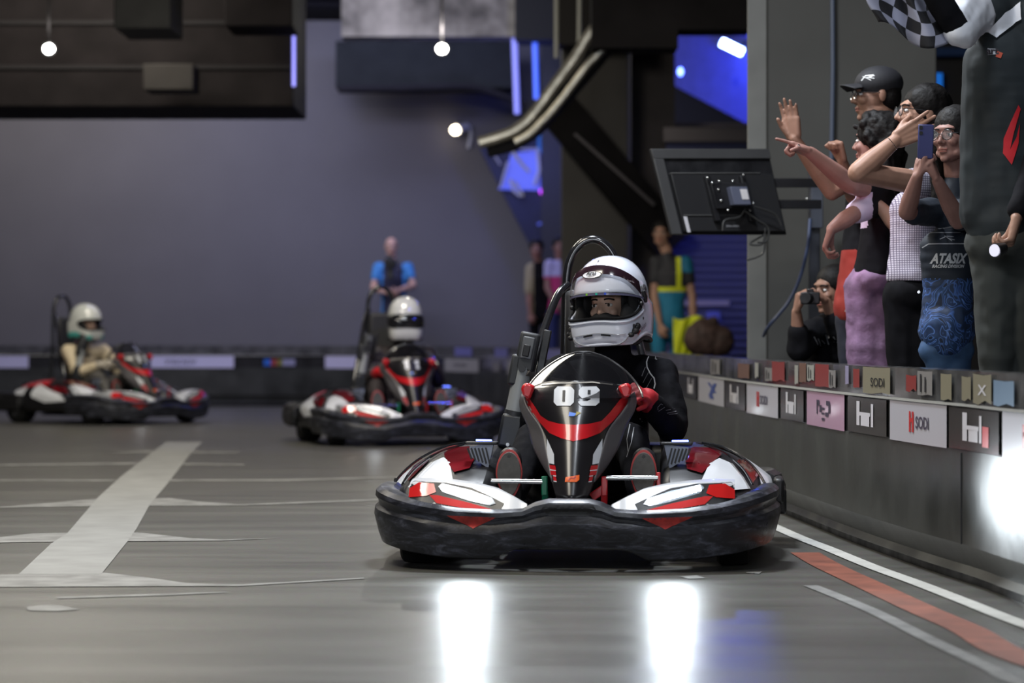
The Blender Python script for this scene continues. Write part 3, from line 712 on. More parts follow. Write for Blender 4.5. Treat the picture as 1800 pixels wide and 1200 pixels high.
def bumper(K):
    half = smooth_path([(x, y, 0) for x, y in BUM_PLAN], 5)
    path = [Vector((-p.x, p.y, 0)) for p in reversed(half)] + half[1:]
    rings = []
    for i, p in enumerate(path):
        t = (path[min(i + 1, len(path) - 1)] - path[max(i - 1, 0)]).normalized(); n = Vector((t.y, -t.x, 0))
        a = abs(p.x); a2 = min(.73, a + max(0, p.y - .34) * .1)
        zt, zb = interp(BUM_TOP, a2), interp(BUM_BOT, a2); h = zt - zb
        ob = .018 if a < .5 else .03
        prof = [(-.07, zb + .02), (-.03, zb), (-.006, zb + .006), (.006, zb + h * .2), (.012 + ob * .3, zb + h * .5), (ob * .6, zb + h * .62), (.004, zb + h * .68), (.006, zb + h * .75), (.016, zb + h * .82), (.014, zb + h * .92), (-.002, zt - .003), (-.02, zt), (-.05, zt - .004), (-.07, zt - .02)]
        rings.append([p + n * o_ + Vector((0, 0, z)) for o_, z in prof])
    b = MB().loft(rings).build('front_bumper', BUMP, K, angle=28)
    # recessed slot, red triangles, corner steps
    decal('slot', [poly((-.095, .222), (-.085, .238), (.085, .238), (.095, .222), (.07, .198), (-.07, .198))], (0, -1, 0), (1, 0, 0), (0, 0, 1), (0, 1, 0), b, INK, b, off=.001)
    decal('slot_lip', [poly((-.06, .205), (.06, .205), (.065, .215), (-.065, .215))], (0, -1, 0), (1, 0, 0), (0, 0, 1), (0, 1, 0), b, GREY, b, off=.002)
    for s in (-1, 1):
        decal('red_triangle', [poly((s * .255, .192), (s * .43, .196), (s * .335, .152))], (0, -1, 0), (1, 0, 0), (0, 0, 1), (0, 1, 0), b, mat('worn red print', (.42, .03, .025), .4, var=.3, vscale=30), b, off=.0015)
        for z_, l_ in ((.215, .1), (.12, .14)):
            MB().tube([(s * (.60 + .01 * k), .155 - .0 + .02 * k * k * .3, z_ + .004 * k) for k in range(0, int(l_ * 60))], .006, 8).build('corner_ridge', BLACK, b)
    return b

def bum_y(a): return interp(BUM_PLAN, abs(a))
def front_wing(K, s, number):
    """fairing between bumper and pod that carries the headlight"""
    def Pf(u, v):
        a = .148 + (.575 - .148) * u; zb = interp(BUM_TOP, a) - .012; zt = interp(WING, a)
        z = zb + (zt - zb) * v
        return Vector((s * a, bum_y(a) + .004 + (z - zb) * .75, z))
    def Pt(u, v):
        p = Pf(u, 1); p.y += v * (.10 + .16 * u); p.z += v * (.015 + .03 * u) - v * v * .05; return p
    mb = MB().grid(Pf, 24, 6); mb.grid(Pt, 24, 6)
    # closing sides
    e = [Pf(1, k / 4) for k in range(5)] + [Pt(1, 1)] + [Vector((s * .575, bum_y(.575) + .26, .2)), Vector((s * .575, bum_y(.575), .2))]
    mb.add(e, [tuple(range(len(e)))])
    if s > 0 and number == '09':
        light('barrier_glow_fill', 'SPOT', (.70, .02, .28), 60, (.85, .94, 1.0), .07, aim=(1.34, -1.4, .34), cone=50, blend=1, parent=K)  # added spot, throws the headlight's glow onto the barrier
    w_ = mb.build('front_wing', WHITE, K, angle=30)
    fr = ((0, -1, 0), (1, 0, 0), (0, 0, 1), (0, 1, 0))
    S_ = lambda pts: poly(*[(s * x, z) for x, z in pts])
    decal('black_surround', [S_([(.228, .238), (.29, .266), (.35, .29), (.44, .305), (.56, .308), (.58, .30), (.58, .2), (.25, .2)])], *fr, w_, BLACK, w_, off=.0015)
    decal('red_strake', [S_([(.255, .214), (.36, .240), (.47, .262), (.50, .262), (.47, .235), (.36, .218)])], *fr, w_, mat('red wing print', (.5, .015, .015), .55, spec=.2), w_, off=.003)
    decal('red_corner', [S_([(.485, .30), (.54, .304), (.574, .282), (.574, .252), (.51, .258), (.475, .272)])], *fr, w_, mat('red lens', (.6, .02, .02), .12, coat=1), w_, off=.004)
    hl = decal('headlight', [S_([(.258, .236), (.272, .255), (.35, .28), (.455, .302), (.468, .29), (.45, .272), (.35, .243), (.28, .230)])], *fr, w_, mat('headlight reflector', (.22, .24, .27), .25, .3, coat=.5), w_, off=.005)
    LM = LED if number == '09' else mat('unlit white led', (.6, .6, .6), .2)
    # leds: a row of small emitters
    for k in range(12):
        u_ = k / 11; a = .283 + .165 * u_; z = .2475 + .0435 * u_
        y = bum_y(a) + .004 + (z - interp(BUM_TOP, a) + .012) * .75 - .010
        M_ = Matrix.Rotation(-s * .22, 3, 'Y')
        MB().box((s * a, y, z), (.0175, .006, .021), M_).build('led', LM, hl or w_, bevel=.002)
    light('headlamp', 'SPOT', (s * .36, -.02, .27), 15 if number == '09' else .5, (.85, .94, 1.0), .04, aim=(s * .5, -4.0, -.35), cone=95, blend=.8, parent=K)
    return w_

def side_pod(K, s, number='09'):
    secs = [(.40, .262, .30, .66), (.5, .31, .30, .69), (.62, .352, .295, .705), (.78, .385, .29, .715), (.95, .408, .285, .72), (1.12, .412, .28, .722), (1.3, .40, .28, .72), (1.48, .372, .29, .70), (1.58, .33, .32, .66)]
    rings = []
    for y, zt, xi, xo in secs:
        w_ = xo - xi
        pr = [(xi, .10), (xi, zt - .02), (xi + .03, zt), (xi + w_ * .30, zt + .003), (xi + w_ * .52, zt - .012), (xi + w_ * .70, zt - .045), (xi + w_ * .84, zt - .085), (xo - .012, zt - .13), (xo, max(.17, zt - .18)), (xo + .004, .15), (xo, .10)]
        rings.append([Vector((s * x, y, z)) for x, z in pr])
    p = MB().loft(rings).build('side_pod', BLACK, K, angle=24)
    md = p.modifiers.new('s', 'SUBSURF'); md.levels = 1; md.render_levels = 1
    fr = ((0, -1, 0), (1, 0, 0), (0, 0, 1), (0, 1, 0)); S_ = lambda pts: poly(*[(s * x, z) for x, z in pts])
    DR = mat('dark red translucent panel', (.16, .008, .014), .12, coat=1.0, var=.3)
    decal('white_panel', [S_([(.63, .262), (.605, .30), (.565, .345), (.515, .366), (.48, .35), (.455, .30), (.447, .27), (.52, .262)])], *fr, p, WHITE, p, off=.004)
    decal('red_panel', [S_([(.385, .39), (.42, .402), (.50, .396), (.525, .378), (.49, .352), (.455, .32), (.40, .335)])], *fr, p, DR, p, off=.004)
    decal('red_panel', [S_([(.58, .35), (.60, .362), (.635, .335), (.66, .30), (.64, .28), (.62, .30)])], *fr, p, DR, p, off=.004)
    decal('white_edge', [S_([(.672, .262), (.690, .262), (.668, .31), (.655, .325), (.665, .29)])], *fr, p, WHITE, p, off=.004)
    # outer side graphics
    sd = ((s * 2, 0, 0), (0, 1, 0), (0, 0, 1), (-s, 0, 0))
    decal('white_panel', [poly((.62, .22), (.92, .20), (1.12, .25), (1.2, .38), (.9, .31))], *sd, p, WHITE, p, off=.004, res=.03)
    decal('white_panel', [poly((1.25, .27), (1.5, .25), (1.5, .31), (1.3, .34))], *sd, p, WHITE, p, off=.004, res=.03)
    decal('red_panel', [poly((1.02, .36), (1.45, .33), (1.42, .39), (1.1, .42))], *sd, p, RED, p, off=.004, res=.03)
    # glossy edge trim and vent plate
    MB().tube(smooth_path([(s * .705, .48, .19), (s * .69, .6, .27), (s * .65, .75, .33), (s * .60, .86, .37), (s * .53, .98, .402), (s * .45, 1.05, .415)], 6), .005, 6).build('edge_trim', TUBE, p)
    MB().tube(smooth_path([(s * .64, .5, .285), (s * .61, .62, .33), (s * .57, .72, .365), (s * .53, .83, .39), (s * .46, .95, .41)], 6), .004, 6).build('edge_trim', TUBE, p)
    vt = MB(); vp = [(s * .315, .60, .425), (s * .405, .60, .415), (s * .40, .60, .378), (s * .335, .60, .335)]
    vt.add(vp + [(x, y + .03, z) for x, y, z in vp], [(0, 1, 2, 3), (4, 7, 6, 5), (0, 4, 5, 1), (1, 5, 6, 2), (2, 6, 7, 3), (3, 7, 4, 0)])
    v_ = vt.build('vent_plate', mat('pale blue grey vent', (.22, .25, .33), .4), p)
    for k in range(6):
        x0 = .325 + .0135 * k
        flat('vent_slot', [poly((s * x0, .362 + .004 * k - .012), (s * (x0 + .006), .358 + .004 * k - .012), (s * (x0 + .022), .408 if k > 0 else .412), (s * (x0 + .016), .412))], (0, .597, 0), (1, 0, 0), (0, 0, 1), INK, v_)
    MB().box((s * .36, .62, .428), (.12, .05, .012)).build('vent_cap', BLACK, v_, bevel=.004)
    if s > 0 or number == '09': MB().tube([(s * .34, .8, .43), (s * .40, .82, .43)], .004, 6).build('blue_reflection_strip', BLUEGLOW, p)  # glowing strip standing in for the blue reflection on the pod top
    # carrier under the wing so that it joins the bumper
    MB().box((s * .5, .42, .2), (.22, .34, .06)).build('pod_carrier', BLACK, p, bevel=.01)
    return p

def wheel(K, x, y, r, w_):
    s = 1 if x > 0 else -1; t = MB(); pr = [(-w_ / 2, r * .62), (-w_ / 2, r * .88), (-w_ * .42, r * .97), (-w_ * .25, r), (w_ * .25, r), (w_ * .42, r * .97), (w_ / 2, r * .88), (w_ / 2, r * .62)]
    n = 32; rings = [[Vector((x + o_, y + math.cos(2 * PI * k / n) * q, r + math.sin(2 * PI * k / n) * q)) for o_, q in pr] for k in range(n)]
    t.loft(rings, closed=True, ring_loop=True); wh = t.build('wheel', RUBBER, K, angle=30)
    rm = MB().cyl((x - w_ * .42, y, r), (x + w_ * .42, y, r), r * .62, n=24)
    rim = rm.build('rim', mat('grey rim', (.12, .12, .13), .35, .6), wh)
    for k in range(5):
        a = 2 * PI * k / 5
        MB().box((x + s * w_ * .43, y + math.cos(a) * r * .36, r + math.sin(a) * r * .36), (.01, r * .34, r * .12), Matrix.Rotation(a, 3, 'X')).build('spoke', STEEL, rim)
    MB().cyl((x + s * w_ * .4, y, r), (x + s * w_ * .52, y, r), r * .13, n=12).build('hub', STEEL, rim)

FAIR = [(.25, .058), (.29, .072), (.33, .082), (.37, .090), (.41, .10), (.45, .108), (.48, .118), (.51, .138), (.545, .168), (.575, .188), (.60, .196), (.62, .19), (.64, .165), (.655, .125), (.662, .08)]
def fairing(K, number):
    zs = [p[0] for p in FAIR]
    def P(u, v):
        f = v * (len(FAIR) - 1); i = min(int(f), len(FAIR) - 2); t = f - i
        z = FAIR[i][0] + (FAIR[i + 1][0] - FAIR[i][0]) * t; h = FAIR[i][1] + (FAIR[i + 1][1] - FAIR[i][1]) * t
        a = (u * 2 - 1); x = a * h
        crest = .016 * (1 - a * a) ** 2
        return Vector((x, .16 + (z - .25) * .62 + abs(a) ** 2.2 * h * .75 - crest, z))
    f = MB().grid(P, 24, 42).build('nose_fairing', mat('glossy black fairing', (.012, .011, .013), .3, coat=.25, var=.2), K, angle=180)
    me = f.data
    if me.polygons[0].normal.y > 0: me.flip_normals()
    f.modifiers.new('t', 'SOLIDIFY').thickness = .012; f.modifiers['t'].offset = -1
    fr = ((0, -1, 0), (1, 0, 0), (0, 0, 1), (0, 1, 0))
    Vp = [(-.20, .628), (-.18, .607), (-.155, .575), (-.125, .535), (-.095, .518), (-.05, .508), (0, .505), (.05, .508), (.095, .518), (.125, .55), (.155, .59), (.18, .615), (.20, .632), (.20, .60), (.17, .56), (.13, .512), (.09, .475), (.045, .458), (0, .447), (-.045, .458), (-.09, .475), (-.13, .512), (-.17, .555), (-.20, .595)]
    decal('red_band', [poly(*Vp)], *fr, f, RED, f, off=.002)
    decal('pale_edge', [stroke([(-.19, .60), (-.165, .555), (-.13, .505), (-.105, .46), (-.1, .41)], .004)], *fr, f, mat('pale trim', (.35, .33, .3), .3), f, off=.002)
    decal('number_plate_line', [stroke([(-.13, .645), (-.06, .652), (.06, .655), (.13, .645)], .004)], *fr, f, mat('pale trim', (0, 0, 0)), f, off=.003)
    for s in (-1, 1):
        T_ = lambda pts: poly(*[(s * x, z) for x, z in pts])
        decal('white_flash', [T_([(.098, .455), (.098, .42), (.088, .368), (.066, .365), (.068, .40)])], *fr, f, WHITE, f, off=.003)
        for k in range(3):
            z = .362 - k * .019
            decal('red_flash', [T_([(.087 - k * .003, z), (.084 - k * .003, z - .015), (.058 - k * .002, z - .017), (.062 - k * .002, z - .001)])], *fr, f, RED, f, off=.003)
            decal('white_line', [T_([(.085 - k * .003, z - .0148), (.084 - k * .003, z - .0182), (.058 - k * .002, z - .02), (.059 - k * .002, z - .0168)])], *fr, f, WHITE, f, off=.003)
    decal('orange_badge', [poly((-.022, .322), (.024, .330), (.024, .313), (.015, .306), (-.024, .306))], *fr, f, mat('orange badge', (.8, .12, .01), .4), f, off=.003)
    decal('badge_mark', [stroke([(-.012, .311), (-.005, .319), (.006, .318), (.012, .324)], .004)], *fr, f, mat('dark red print', (.3, .01, .01), .4), f, off=.0045)
    decal('small_blue_mark', [poly((-.02, .535), (.0, .535), (.008, .545), (-.018, .55))], *fr, f, mat('blue print', (.1, .25, .8), .4), f, off=.003)
    decal('small_gold_mark', [poly((0.004, .536), (.024, .547), (.008, .552))], *fr, f, mat('gold print', (.35, .28, .05), .4), f, off=.003)
    # block digits
    def blk(x0, x1, y0, y1, c=.012):
        return poly((x0 + c, y0), (x1 - c, y0), (x1, y0 + c), (x1, y1 - c), (x1 - c, y1), (x0 + c, y1), (x0, y1 - c), (x0, y0 + c))
    N_ = mat('white number vinyl', (.6, .62, .66), .35)
    z0, z1 = .572, .640
    if number == '09':
        decal('number', [blk(-.076, -.003, z0, z1)], *fr, f, N_, f, off=.003); decal('number_hole', [rect(-.0445, z0 + .014, -.0345, z1 - .014)], *fr, f, INK, f, off=.0045)
        decal('number', [blk(.013, .086, z0 + .026, z1)], *fr, f, N_, f, off=.003)
        decal('number', [poly((.050, z0 + .02), (.086, z0 + .03), (.086, z0 + .012), (.074, z0), (.022, z0), (.013, z0 + .010), (.013, z0 + .016), (.044, z0 + .016))], *fr, f, N_, f, off=.003)
        decal('number', [rect(.055, z0 + .01, .086, z0 + .04)], *fr, f, N_, f, off=.0032)
        decal('number_hole', [rect(.044, z0 + .040, .054, z1 - .013)], *fr, f, INK, f, off=.0045)
    else:
        for x in (-.05, .03) if number == '11' else (-.055, .02):
            decal('number', [poly((x, z0), (x + .028, z0), (x + .028, z1), (x + .008, z1), (x - .014, z1 - .014), (x, z1 - .022))], *fr, f, N_, f, off=.003)
    # red shoulders at the tips
    return f

def windscreen(K):
    def P(u, v):
        a = u * 2 - 1; h = .215 * (max(0.0, 1 - (v * .985) ** 1.45)) ** .62 + .004
        x = a * h; z = .60 + .165 * v
        return Vector((x + .02, .36 + (z - .60) * 1.15 + abs(a) ** 2 * h * .75, z))
    w_ = MB().grid(P, 20, 14).build('windscreen', TINT, K, angle=180)
    rim = [P(0, v / 14) for v in range(15)] + [P(1, v / 14) for v in range(14, -1, -1)]
    MB().tube(rim, .004, 6).build('screen_edge', mat('screen edge trim', (.06, .06, .065), .25, coat=.5), w_)
    return w_

def make_kart(name, loc, yaw, number, label, group=None):
    K = empty(name, (loc[0], loc[1], 0), yaw, label, 'kart', group)
    bumper(K); front_wing(K, -1, number); front_wing(K, 1, number); side_pod(K, -1, number); side_pod(K, 1, number)
    # chassis
    MB().box((0, .85, .075), (.56, 1.35, .02)).build('floor_tray', mat('grey floor tray', (.06, .06, .065), .4), K, bevel=.004)
    for s in (-1, 1):
        MB().tube(smooth_path([(s * .16, .1, .12), (s * .2, .3, .09), (s * .3, .6, .09), (s * .32, 1.1, .09), (s * .28, 1.7, .12)], 5), .016, 8).build('chassis_tube', TUBE, K)
    MB().tube([(-.55, .38, .13), (.55, .38, .13)], .014, 8).build('front_axle', STEEL, K)
    MB().tube([(-.6, 1.42, .14), (.6, 1.42, .14)], .02, 8).build('rear_axle', STEEL, K)
    for s in (-1, 1):
        wheel(K, s * .57, .40, .125, .12); wheel(K, s * .60, 1.42, .14, .17)
    MB().box((0, .05, .15), (.34, .06, .12)).build('nose_mount', BLACK, K, bevel=.01)
    # rear guard
    rb = smooth_path([(-.70, 1.40, .2), (-.73, 1.62, .2), (-.66, 1.80, .2), (-.3, 1.86, .2), (.3, 1.86, .2), (.66, 1.80, .2), (.73, 1.62, .2), (.70, 1.40, .2)], 5)
    MB().tube(rb, .05, 10, flat=1.8).build('rear_bumper', BLACK, K)
    for s in (-1, 1):
        MB().box((s * .745, 1.36, .22), (.04, .26, .10)).build('wheel_guard', BLACK, K, bevel=.012)
        MB().box((s * .75, 1.4, .18), (.05, .3, .1)).build('wheel_guard', BLACK, K, bevel=.012)
    # rear block, tank and engine cover
    MB().box((.33, 1.35, .27), (.26, .4, .26)).build('engine_cover', BLACK, K, bevel=.03)
    MB().box((-.33, 1.45, .26), (.24, .34, .24)).build('rear_cover', BLACK, K, bevel=.03)
    # seat
    def seatp(u, v):
        a = u * 2 - 1; z = .13 + .6 * v ** 1.25; hw = .20 + .03 * math.sin(v * PI)
        return Vector((a * hw, 1.0 + .52 * (v ** .42) - (abs(a) ** 2.5) * (.34 - .2 * v) , z + (abs(a) ** 2.5) * .10 * (1 - v)))
    st_ = MB().grid(seatp, 16, 16).build('seat', mat('black seat shell', (.02, .02, .022), .4), K, angle=180, solid=.012)
    MB().box((0, 1.50, .86), (.21, .05, .30)).build('head_restraint', mat('black padded rest', (.02, .02, .022), .6), K, bevel=.025)
    # roll hoop with braces
    hoop = smooth_path([(-.16, 1.55, .2), (-.115, 1.56, .7), (-.105, 1.56, 1.02), (-.085, 1.56, 1.14), (-.03, 1.56, 1.205), (.035, 1.56, 1.205), (.09, 1.56, 1.14), (.108, 1.56, 1.02), (.115, 1.56, .7), (.16, 1.55, .2)], 8)
    MB().tube(hoop, .017, 12).build('roll_hoop', TUBE, K)
    for s in (-1, 1):
        br = smooth_path([(s * .095, 1.54, 1.03), (s * .135, 1.48, .985), (s * .185, 1.38, .84), (s * .235, 1.27, .66), (s * .30, 1.15, .42), (s * .31, 1.12, .2)], 7)
        MB().tube(br, .016, 12).build('hoop_brace', TUBE, K)
    # belt reel with its padded arm beside the driver
    M_ = Matrix.Rotation(R(11), 3, 'Y')
    d_ = M_ @ Vector((0, 0, 1)); o0 = Vector((-.285, .98, .44))
    MB().box(o0 + d_ * .02, (.085, .08, .13), M_).build('belt_reel', mat('black reel plastic', (.018, .02, .024), .4), K, bevel=.012)
    MB().cyl(o0 + d_ * .06, o0 + d_ * .27, .036, .034, 20).build('support_tube', ALU, K)
    MB().cyl(o0 + d_ * .055, o0 + d_ * .10, .038, n=20).build('tube_collar', GREY, K)
    hd = MB().box(o0 + d_ * .33 + Vector((.004, .0, 0)), (.075, .06, .15), M_).box(o0 + d_ * .26 + Vector((-.03, 0, 0)), (.04, .06, .12), M_).build('latch_housing', GREY, K, bevel=.01)
    MB().box(o0 + d_ * .345 + Vector((.004, -.034, 0)), (.045, .01, .085), M_).build('latch_window', mat('mid grey latch', (.10, .105, .115), .4), hd, bevel=.004)
    MB().box(o0 + d_ * .335 + Vector((.002, -.042, 0)), (.026, .012, .045), M_).build('latch_button', INK, hd, bevel=.003)
    MB().cyl(o0 + d_ * .265 + Vector((-.002, -.03, 0)), o0 + d_ * .265 + Vector((-.002, -.042, 0)), .014, n=16).build('round_button', GREY, hd)
    MB().cyl(o0 + d_ * .0 + Vector((-.005, -.04, -.03)), o0 + Vector((-.005, -.05, -.03)), .007, n=10).build('bolt', STEEL, hd)
    MB().box(o0 + d_ * .36 + Vector((.06, .02, -.03)), (.03, .03, .17), M_).build('side_plate', BLACK, hd, bevel=.004)
    sp = smooth_path([o0 + d_ * .245 + Vector((.02, -.03, 0)), (-.17, 1.02, .66), (-.10, 1.06, .645), (-.03, 1.1, .63)], 6)
    MB().tube(sp, .018, 8, flat=.25, up=(0, 1, .3)).build('belt_strap', mat('grey beige webbing', (.12, .11, .10), .8), K)
    # steering
    cw = Vector((.02, .70, .635)); q = Matrix.Rotation(R(-52), 3, 'X')
    rg = [cw + q @ Vector((math.cos(t * PI / 18) * .15, math.sin(t * PI / 18) * .15, 0)) for t in range(36)]
    sw = MB().tube(rg, .014, 10, closed=True).build('steering_wheel', BLACK, K)
    for a in (0, 2.1, 4.2):
        MB().tube([cw, cw + q @ Vector((math.cos(a) * .15, math.sin(a) * .15, 0))], .010, 8).build('spoke', GREY, sw)
    MB().tube([cw, (.0, .40, .30), (0, .3, .12)], .013, 8).build('steering_column', STEEL, K)
    fairing(K, number); windscreen(K)
    for s in (-1, 1):     # fairing shoulder pads beside the wheel
        MB().prism([(s * .150, .642), (s * .186, .656), (s * .204, .636), (s * .196, .606), (s * .168, .592)], (0, .50, 0), (1, 0, 0), (0, 0, 1), .05).build('red_shoulder', RED, K, bevel=.010)
        MB().grid(lambda u, v: Vector((s * (interp(FAIR, .605 - .30 * v) - .006 + .062 * u * math.sin(PI * (.06 + .9 * v))), .19 + (.355 - .30 * v) * .62 + .02 + .09 * u + .11 * (1 - v) * .6, .605 - .30 * v + .01 * u)), 6, 18).build('side_skirt', mat('grey satin skirt', (.085, .08, .085), .4), K, angle=180, solid=.008)
    # pedals
    for s, c_, nm in ((-1, mat('green bracket', (.0, .14, .07), .4), 'brake'), (1, RED, 'accelerator')):
        pd = MB().cyl((s * .30, .33, .302 if s < 0 else .315), (s * .115, .33, .300 if s < 0 else .315), .0085, n=12).build(nm + '_pedal', STEEL, K)
        MB().box((s * .108, .34, .285), (.022, .03, .07)).build('pedal_bracket', c_, pd, bevel=.004)
        MB().tube([(s * .108, .34, .27), (s * .10, .38, .11)], .012, 8).build('pedal_arm', c_, pd)
        if s > 0:
            MB().box((s * .302, .34, .29), (.014, .02, .09)).build('pedal_end', c_, pd, bevel=.003)
            MB().box((s * .085, .36, .26), (.06, .02, .03), Matrix.Rotation(R(-35), 3, 'Y')).build('pedal_gusset', c_, pd, bevel=.003)
    return K

# ------------------------------------------------------------------ helmets
def helmet(parent, c, Mh, shell=SHELL, hero=False, vis=False, teal=False, name='helmet'):
    c = Vector(c)
    def rad(a, e):
        """surface point for azimuth a (0 = front) and elevation e"""
        dx, dy, dz = math.sin(a) * math.cos(e), -math.cos(a) * math.cos(e), math.sin(e)
        rx, ry, rz = .137, .165, .178
        ex = 2.25
        if dz < 0:
            rz = .205; ex = 4.2; ry = .168 if dy < 0 else .15
        k = (abs(dx / rx) ** ex + abs(dy / ry) ** ex + abs(dz / rz) ** ex) ** (-1 / ex)
        return Vector((dx * k, dy * k, dz * k))
    def ptn(a, e, off=0.0):
        p = rad(a, e)
        if p.z < -.165: p = p * (.165 / -p.z) if False else Vector((p.x, p.y, -.165))
        n = p.normalized(); return p + n * off
    A = R(76); e0 = R(-5)
    def eU(a): return e0 + R(14.5) * (max(0, 1 - (abs(a) / A) ** 3.2)) ** .5
    def eL(a): return e0 - R(15.5) * (max(0, 1 - (abs(a) / A) ** 3.0)) ** .5
    def eB(a):
        return R(-48.5 - 3.5 * math.cos(a))
    na = 72; am = [(-PI + 2 * PI * k / na) for k in range(na)]
    H = MB()
    W = lambda p: c + Mh @ p
    rows = []
    for j in range(13):
        t = j / 12
        rows.append([W(ptn(a, R(89.5) + (eU(a) - R(89.5)) * t)) for a in am])
    H.loft(rows, caps=False); H.add([W(ptn(0, PI / 2))], [])
    H.f.append([0 + k for k in range(na)]); H.mi.append(0)
    rows = []
    for j in range(11):
        t = j / 10
        rows.append([W(ptn(a, eL(a) + (eB(a) - eL(a)) * t)) for a in am])
    H.loft(rows, caps=False)
    me = H.mesh('helmet', fixn=False)
    bm = bmesh.new(); bm.from_mesh(me); bmesh.ops.remove_doubles(bm, verts=bm.verts, dist=.0006)
    bmesh.ops.dissolve_degenerate(bm, edges=bm.edges, dist=.0001)
    bmesh.ops.recalc_face_normals(bm, faces=bm.faces); bm.to_mesh(me); bm.free()
    h = finish(name, me, shell, parent, angle=50)
    h.modifiers.new('t', 'SOLIDIFY').thickness = .010; h.modifiers['t'].offset = -1
    # dark liner inside and rubber round the eye port
    ring = [W(ptn(a, eU(a), .002)) for a in [A * (-1 + 2 * k / 30) for k in range(31)]] + [W(ptn(a, eL(a), .002)) for a in [A * (1 - 2 * k / 30) for k in range(1, 30)]]
    MB().tube(ring, .006, 8, closed=True).build('port_seal', mat('rubber seal', (.01, .01, .011), .9, spec=.1), h)
    def liner(u, v):
        a = -PI + 2 * PI * u; e = R(-62) + R(150) * v; return W(rad(a, e) * .86)
    # liner: back part and cheek pads, open at the port
    LN = mat('dark helmet lining', (.008, .008, .009), .9)
    mb = MB()
    for s in (-1, 1):
        mb.ell(W(Vector((s * .094, -.055, -.07))), (.030, .065, .065), Mh); mb.ell(W(Vector((s * .110, -.03, 0))), (.018, .06, .07), Mh)
    mb.ell(W(Vector((0, -.095, -.098))), (.085, .03, .036), Mh); mb.ell(W(Vector((0, -.088, .052))), (.09, .035, .03), Mh)
    mb.build('lining', LN, h)
    MB().grid(liner, 40, 24)
    lin = MB(); na2 = 40
    lin.grid(lambda u, v: W(rad(A * 1.05 + (2 * PI - 2 * A * 1.05) * u, R(-60) + R(148) * v) * .88), 30, 16)
    lin.build('inner_shell', LN, h)
    MB().tube([W(ptn(a, eB(a), 0)) for a in am], .007, 8, closed=True).build('neck_trim', INK, h)
    def surf(name, fn, m, nu=30, nv=4, off=.004, par=h):
        return MB().grid(lambda u, v: W(ptn(*fn(u, v), off)), nu, nv).build(name, m, par, angle=180)
    if vis:    # closed dark visor
        surf('visor', lambda u, v: ((-1 + 2 * u) * A * 1.02, (eL((-1 + 2 * u) * A * .98)) + (eU((-1 + 2 * u) * A * .98) - eL((-1 + 2 * u) * A * .98)) * v), mat('dark visor', (.012, .012, .014), .06, coat=1.0), off=.006, nv=6)
    if teal:
        for lo, hi in ((R(-50), R(-34)), ):
            surf('teal_band', lambda u, v: (R(20) + R(110) * u, lo + (hi - lo) * v), mat('teal print', (.08, .42, .38), .25, coat=.5), off=.002)
            surf('teal_band', lambda u, v: (R(-20) - R(110) * u, lo + (hi - lo) * v), mat('teal print', (.08, .42, .38), .25), off=.002)
    if not hero: return h
    # ----- raised visor with sun strip
    VM = mat('clear visor polycarbonate', (.75, .78, .85), .05, alpha=.05, coat=.6)
    Av = R(86)
    lo = lambda a: R(8) - R(9) * (abs(a) / Av) ** 2.2; hi = lambda a: R(47) - R(32) * (abs(a) / Av) ** 2.0
    surf('visor', lambda u, v: ((-1 + 2 * u) * Av, lo((-1 + 2 * u) * Av) + (hi((-1 + 2 * u) * Av) - lo((-1 + 2 * u) * Av)) * v), VM, 36, 8, .013)
    Aw = R(70)
    st0 = lambda a: R(34) - R(30) * (abs(a) / Av) ** 2.1 - (R(9) * max(0, (abs(a) - R(40)) / R(30)) ** 1.5)
    surf('sun_strip', lambda u, v: ((-1 + 2 * u) * Aw, st0((-1 + 2 * u) * Aw) + (hi((-1 + 2 * u) * Aw) - R(.5) - st0((-1 + 2 * u) * Aw)) * v), mat('dark maroon sun strip', (.022, .010, .016), .15, coat=.8), 36, 4, .0145)
    surf('visor_edge', lambda u, v: ((-1 + 2 * u) * Av, lo((-1 + 2 * u) * Av) - R(.5) + R(2.6) * v), mat('visor lower edge', (.12, .12, .2), .1, coat=1.0), 36, 1, .0145)
    for a_, c_ in ((R(-10), (.25, .6, .05)), (R(3), (.03, .5, .35)), (R(14), (.03, .08, .6))):
        surf('edge_glint', lambda u, v: (a_ + R(2.6) * u, lo(a_) + R(2.4) * v), mat('iridescent %.1f' % a_, c_, .1, coat=1.0), 2, 1, .0155)
    # oval badge on the strip
    ec = R(33)
    def oval(sc, m, off, nm):
        mb = MB(); ctr = W(ptn(R(-4), ec, off)); pts = [W(ptn(R(-4) + R(15.5) * sc * math.cos(t), ec + R(4.6) * sc * math.sin(t), off)) for t in [2 * PI * k / 28 for k in range(28)]]
        mb.add([ctr] + pts, [(0, 1 + k, 1 + (k + 1) % 28) for k in range(28)]); mb.build(nm, m, h, angle=180)
    oval(1.0, INK, .0158, 'oval_badge'); oval(.88, WHITE, .0166, 'oval_badge')
    def htext(name, s, a0, e_, size, m, off=.0195, tilt=0, bold=.0, bx=0):
        vs, fs = text2d(s, size, 0, bold); mb = MB()
        q_ = lambda x, y: W(ptn(a0 + (x * math.cos(tilt) - y * math.sin(tilt)) / .15, e_ + (x * math.sin(tilt) + y * math.cos(tilt)) / .16, off))
        mb.add([q_(x, y) for x, y in vs], fs); return mb.build(name, m, h, angle=180)
    htext('badge_lettering', 'Arai', R(-4), ec + R(1.4), .022, INK, bold=.0006); htext('badge_lettering', 'HELMET', R(-4), ec - R(2.4), .006, INK)
    htext('strip_lettering', 'Snell FIA', R(52), R(24), .009, mat('pale print', (.5, .45, .5), .4), tilt=-.25, off=.016)
    # brow vent and mark
    surf('brow_vent', lambda u, v: (R(-6) + R(3) * u + R(1) * v, R(57) + R(4) * v), INK, 2, 2, .003)
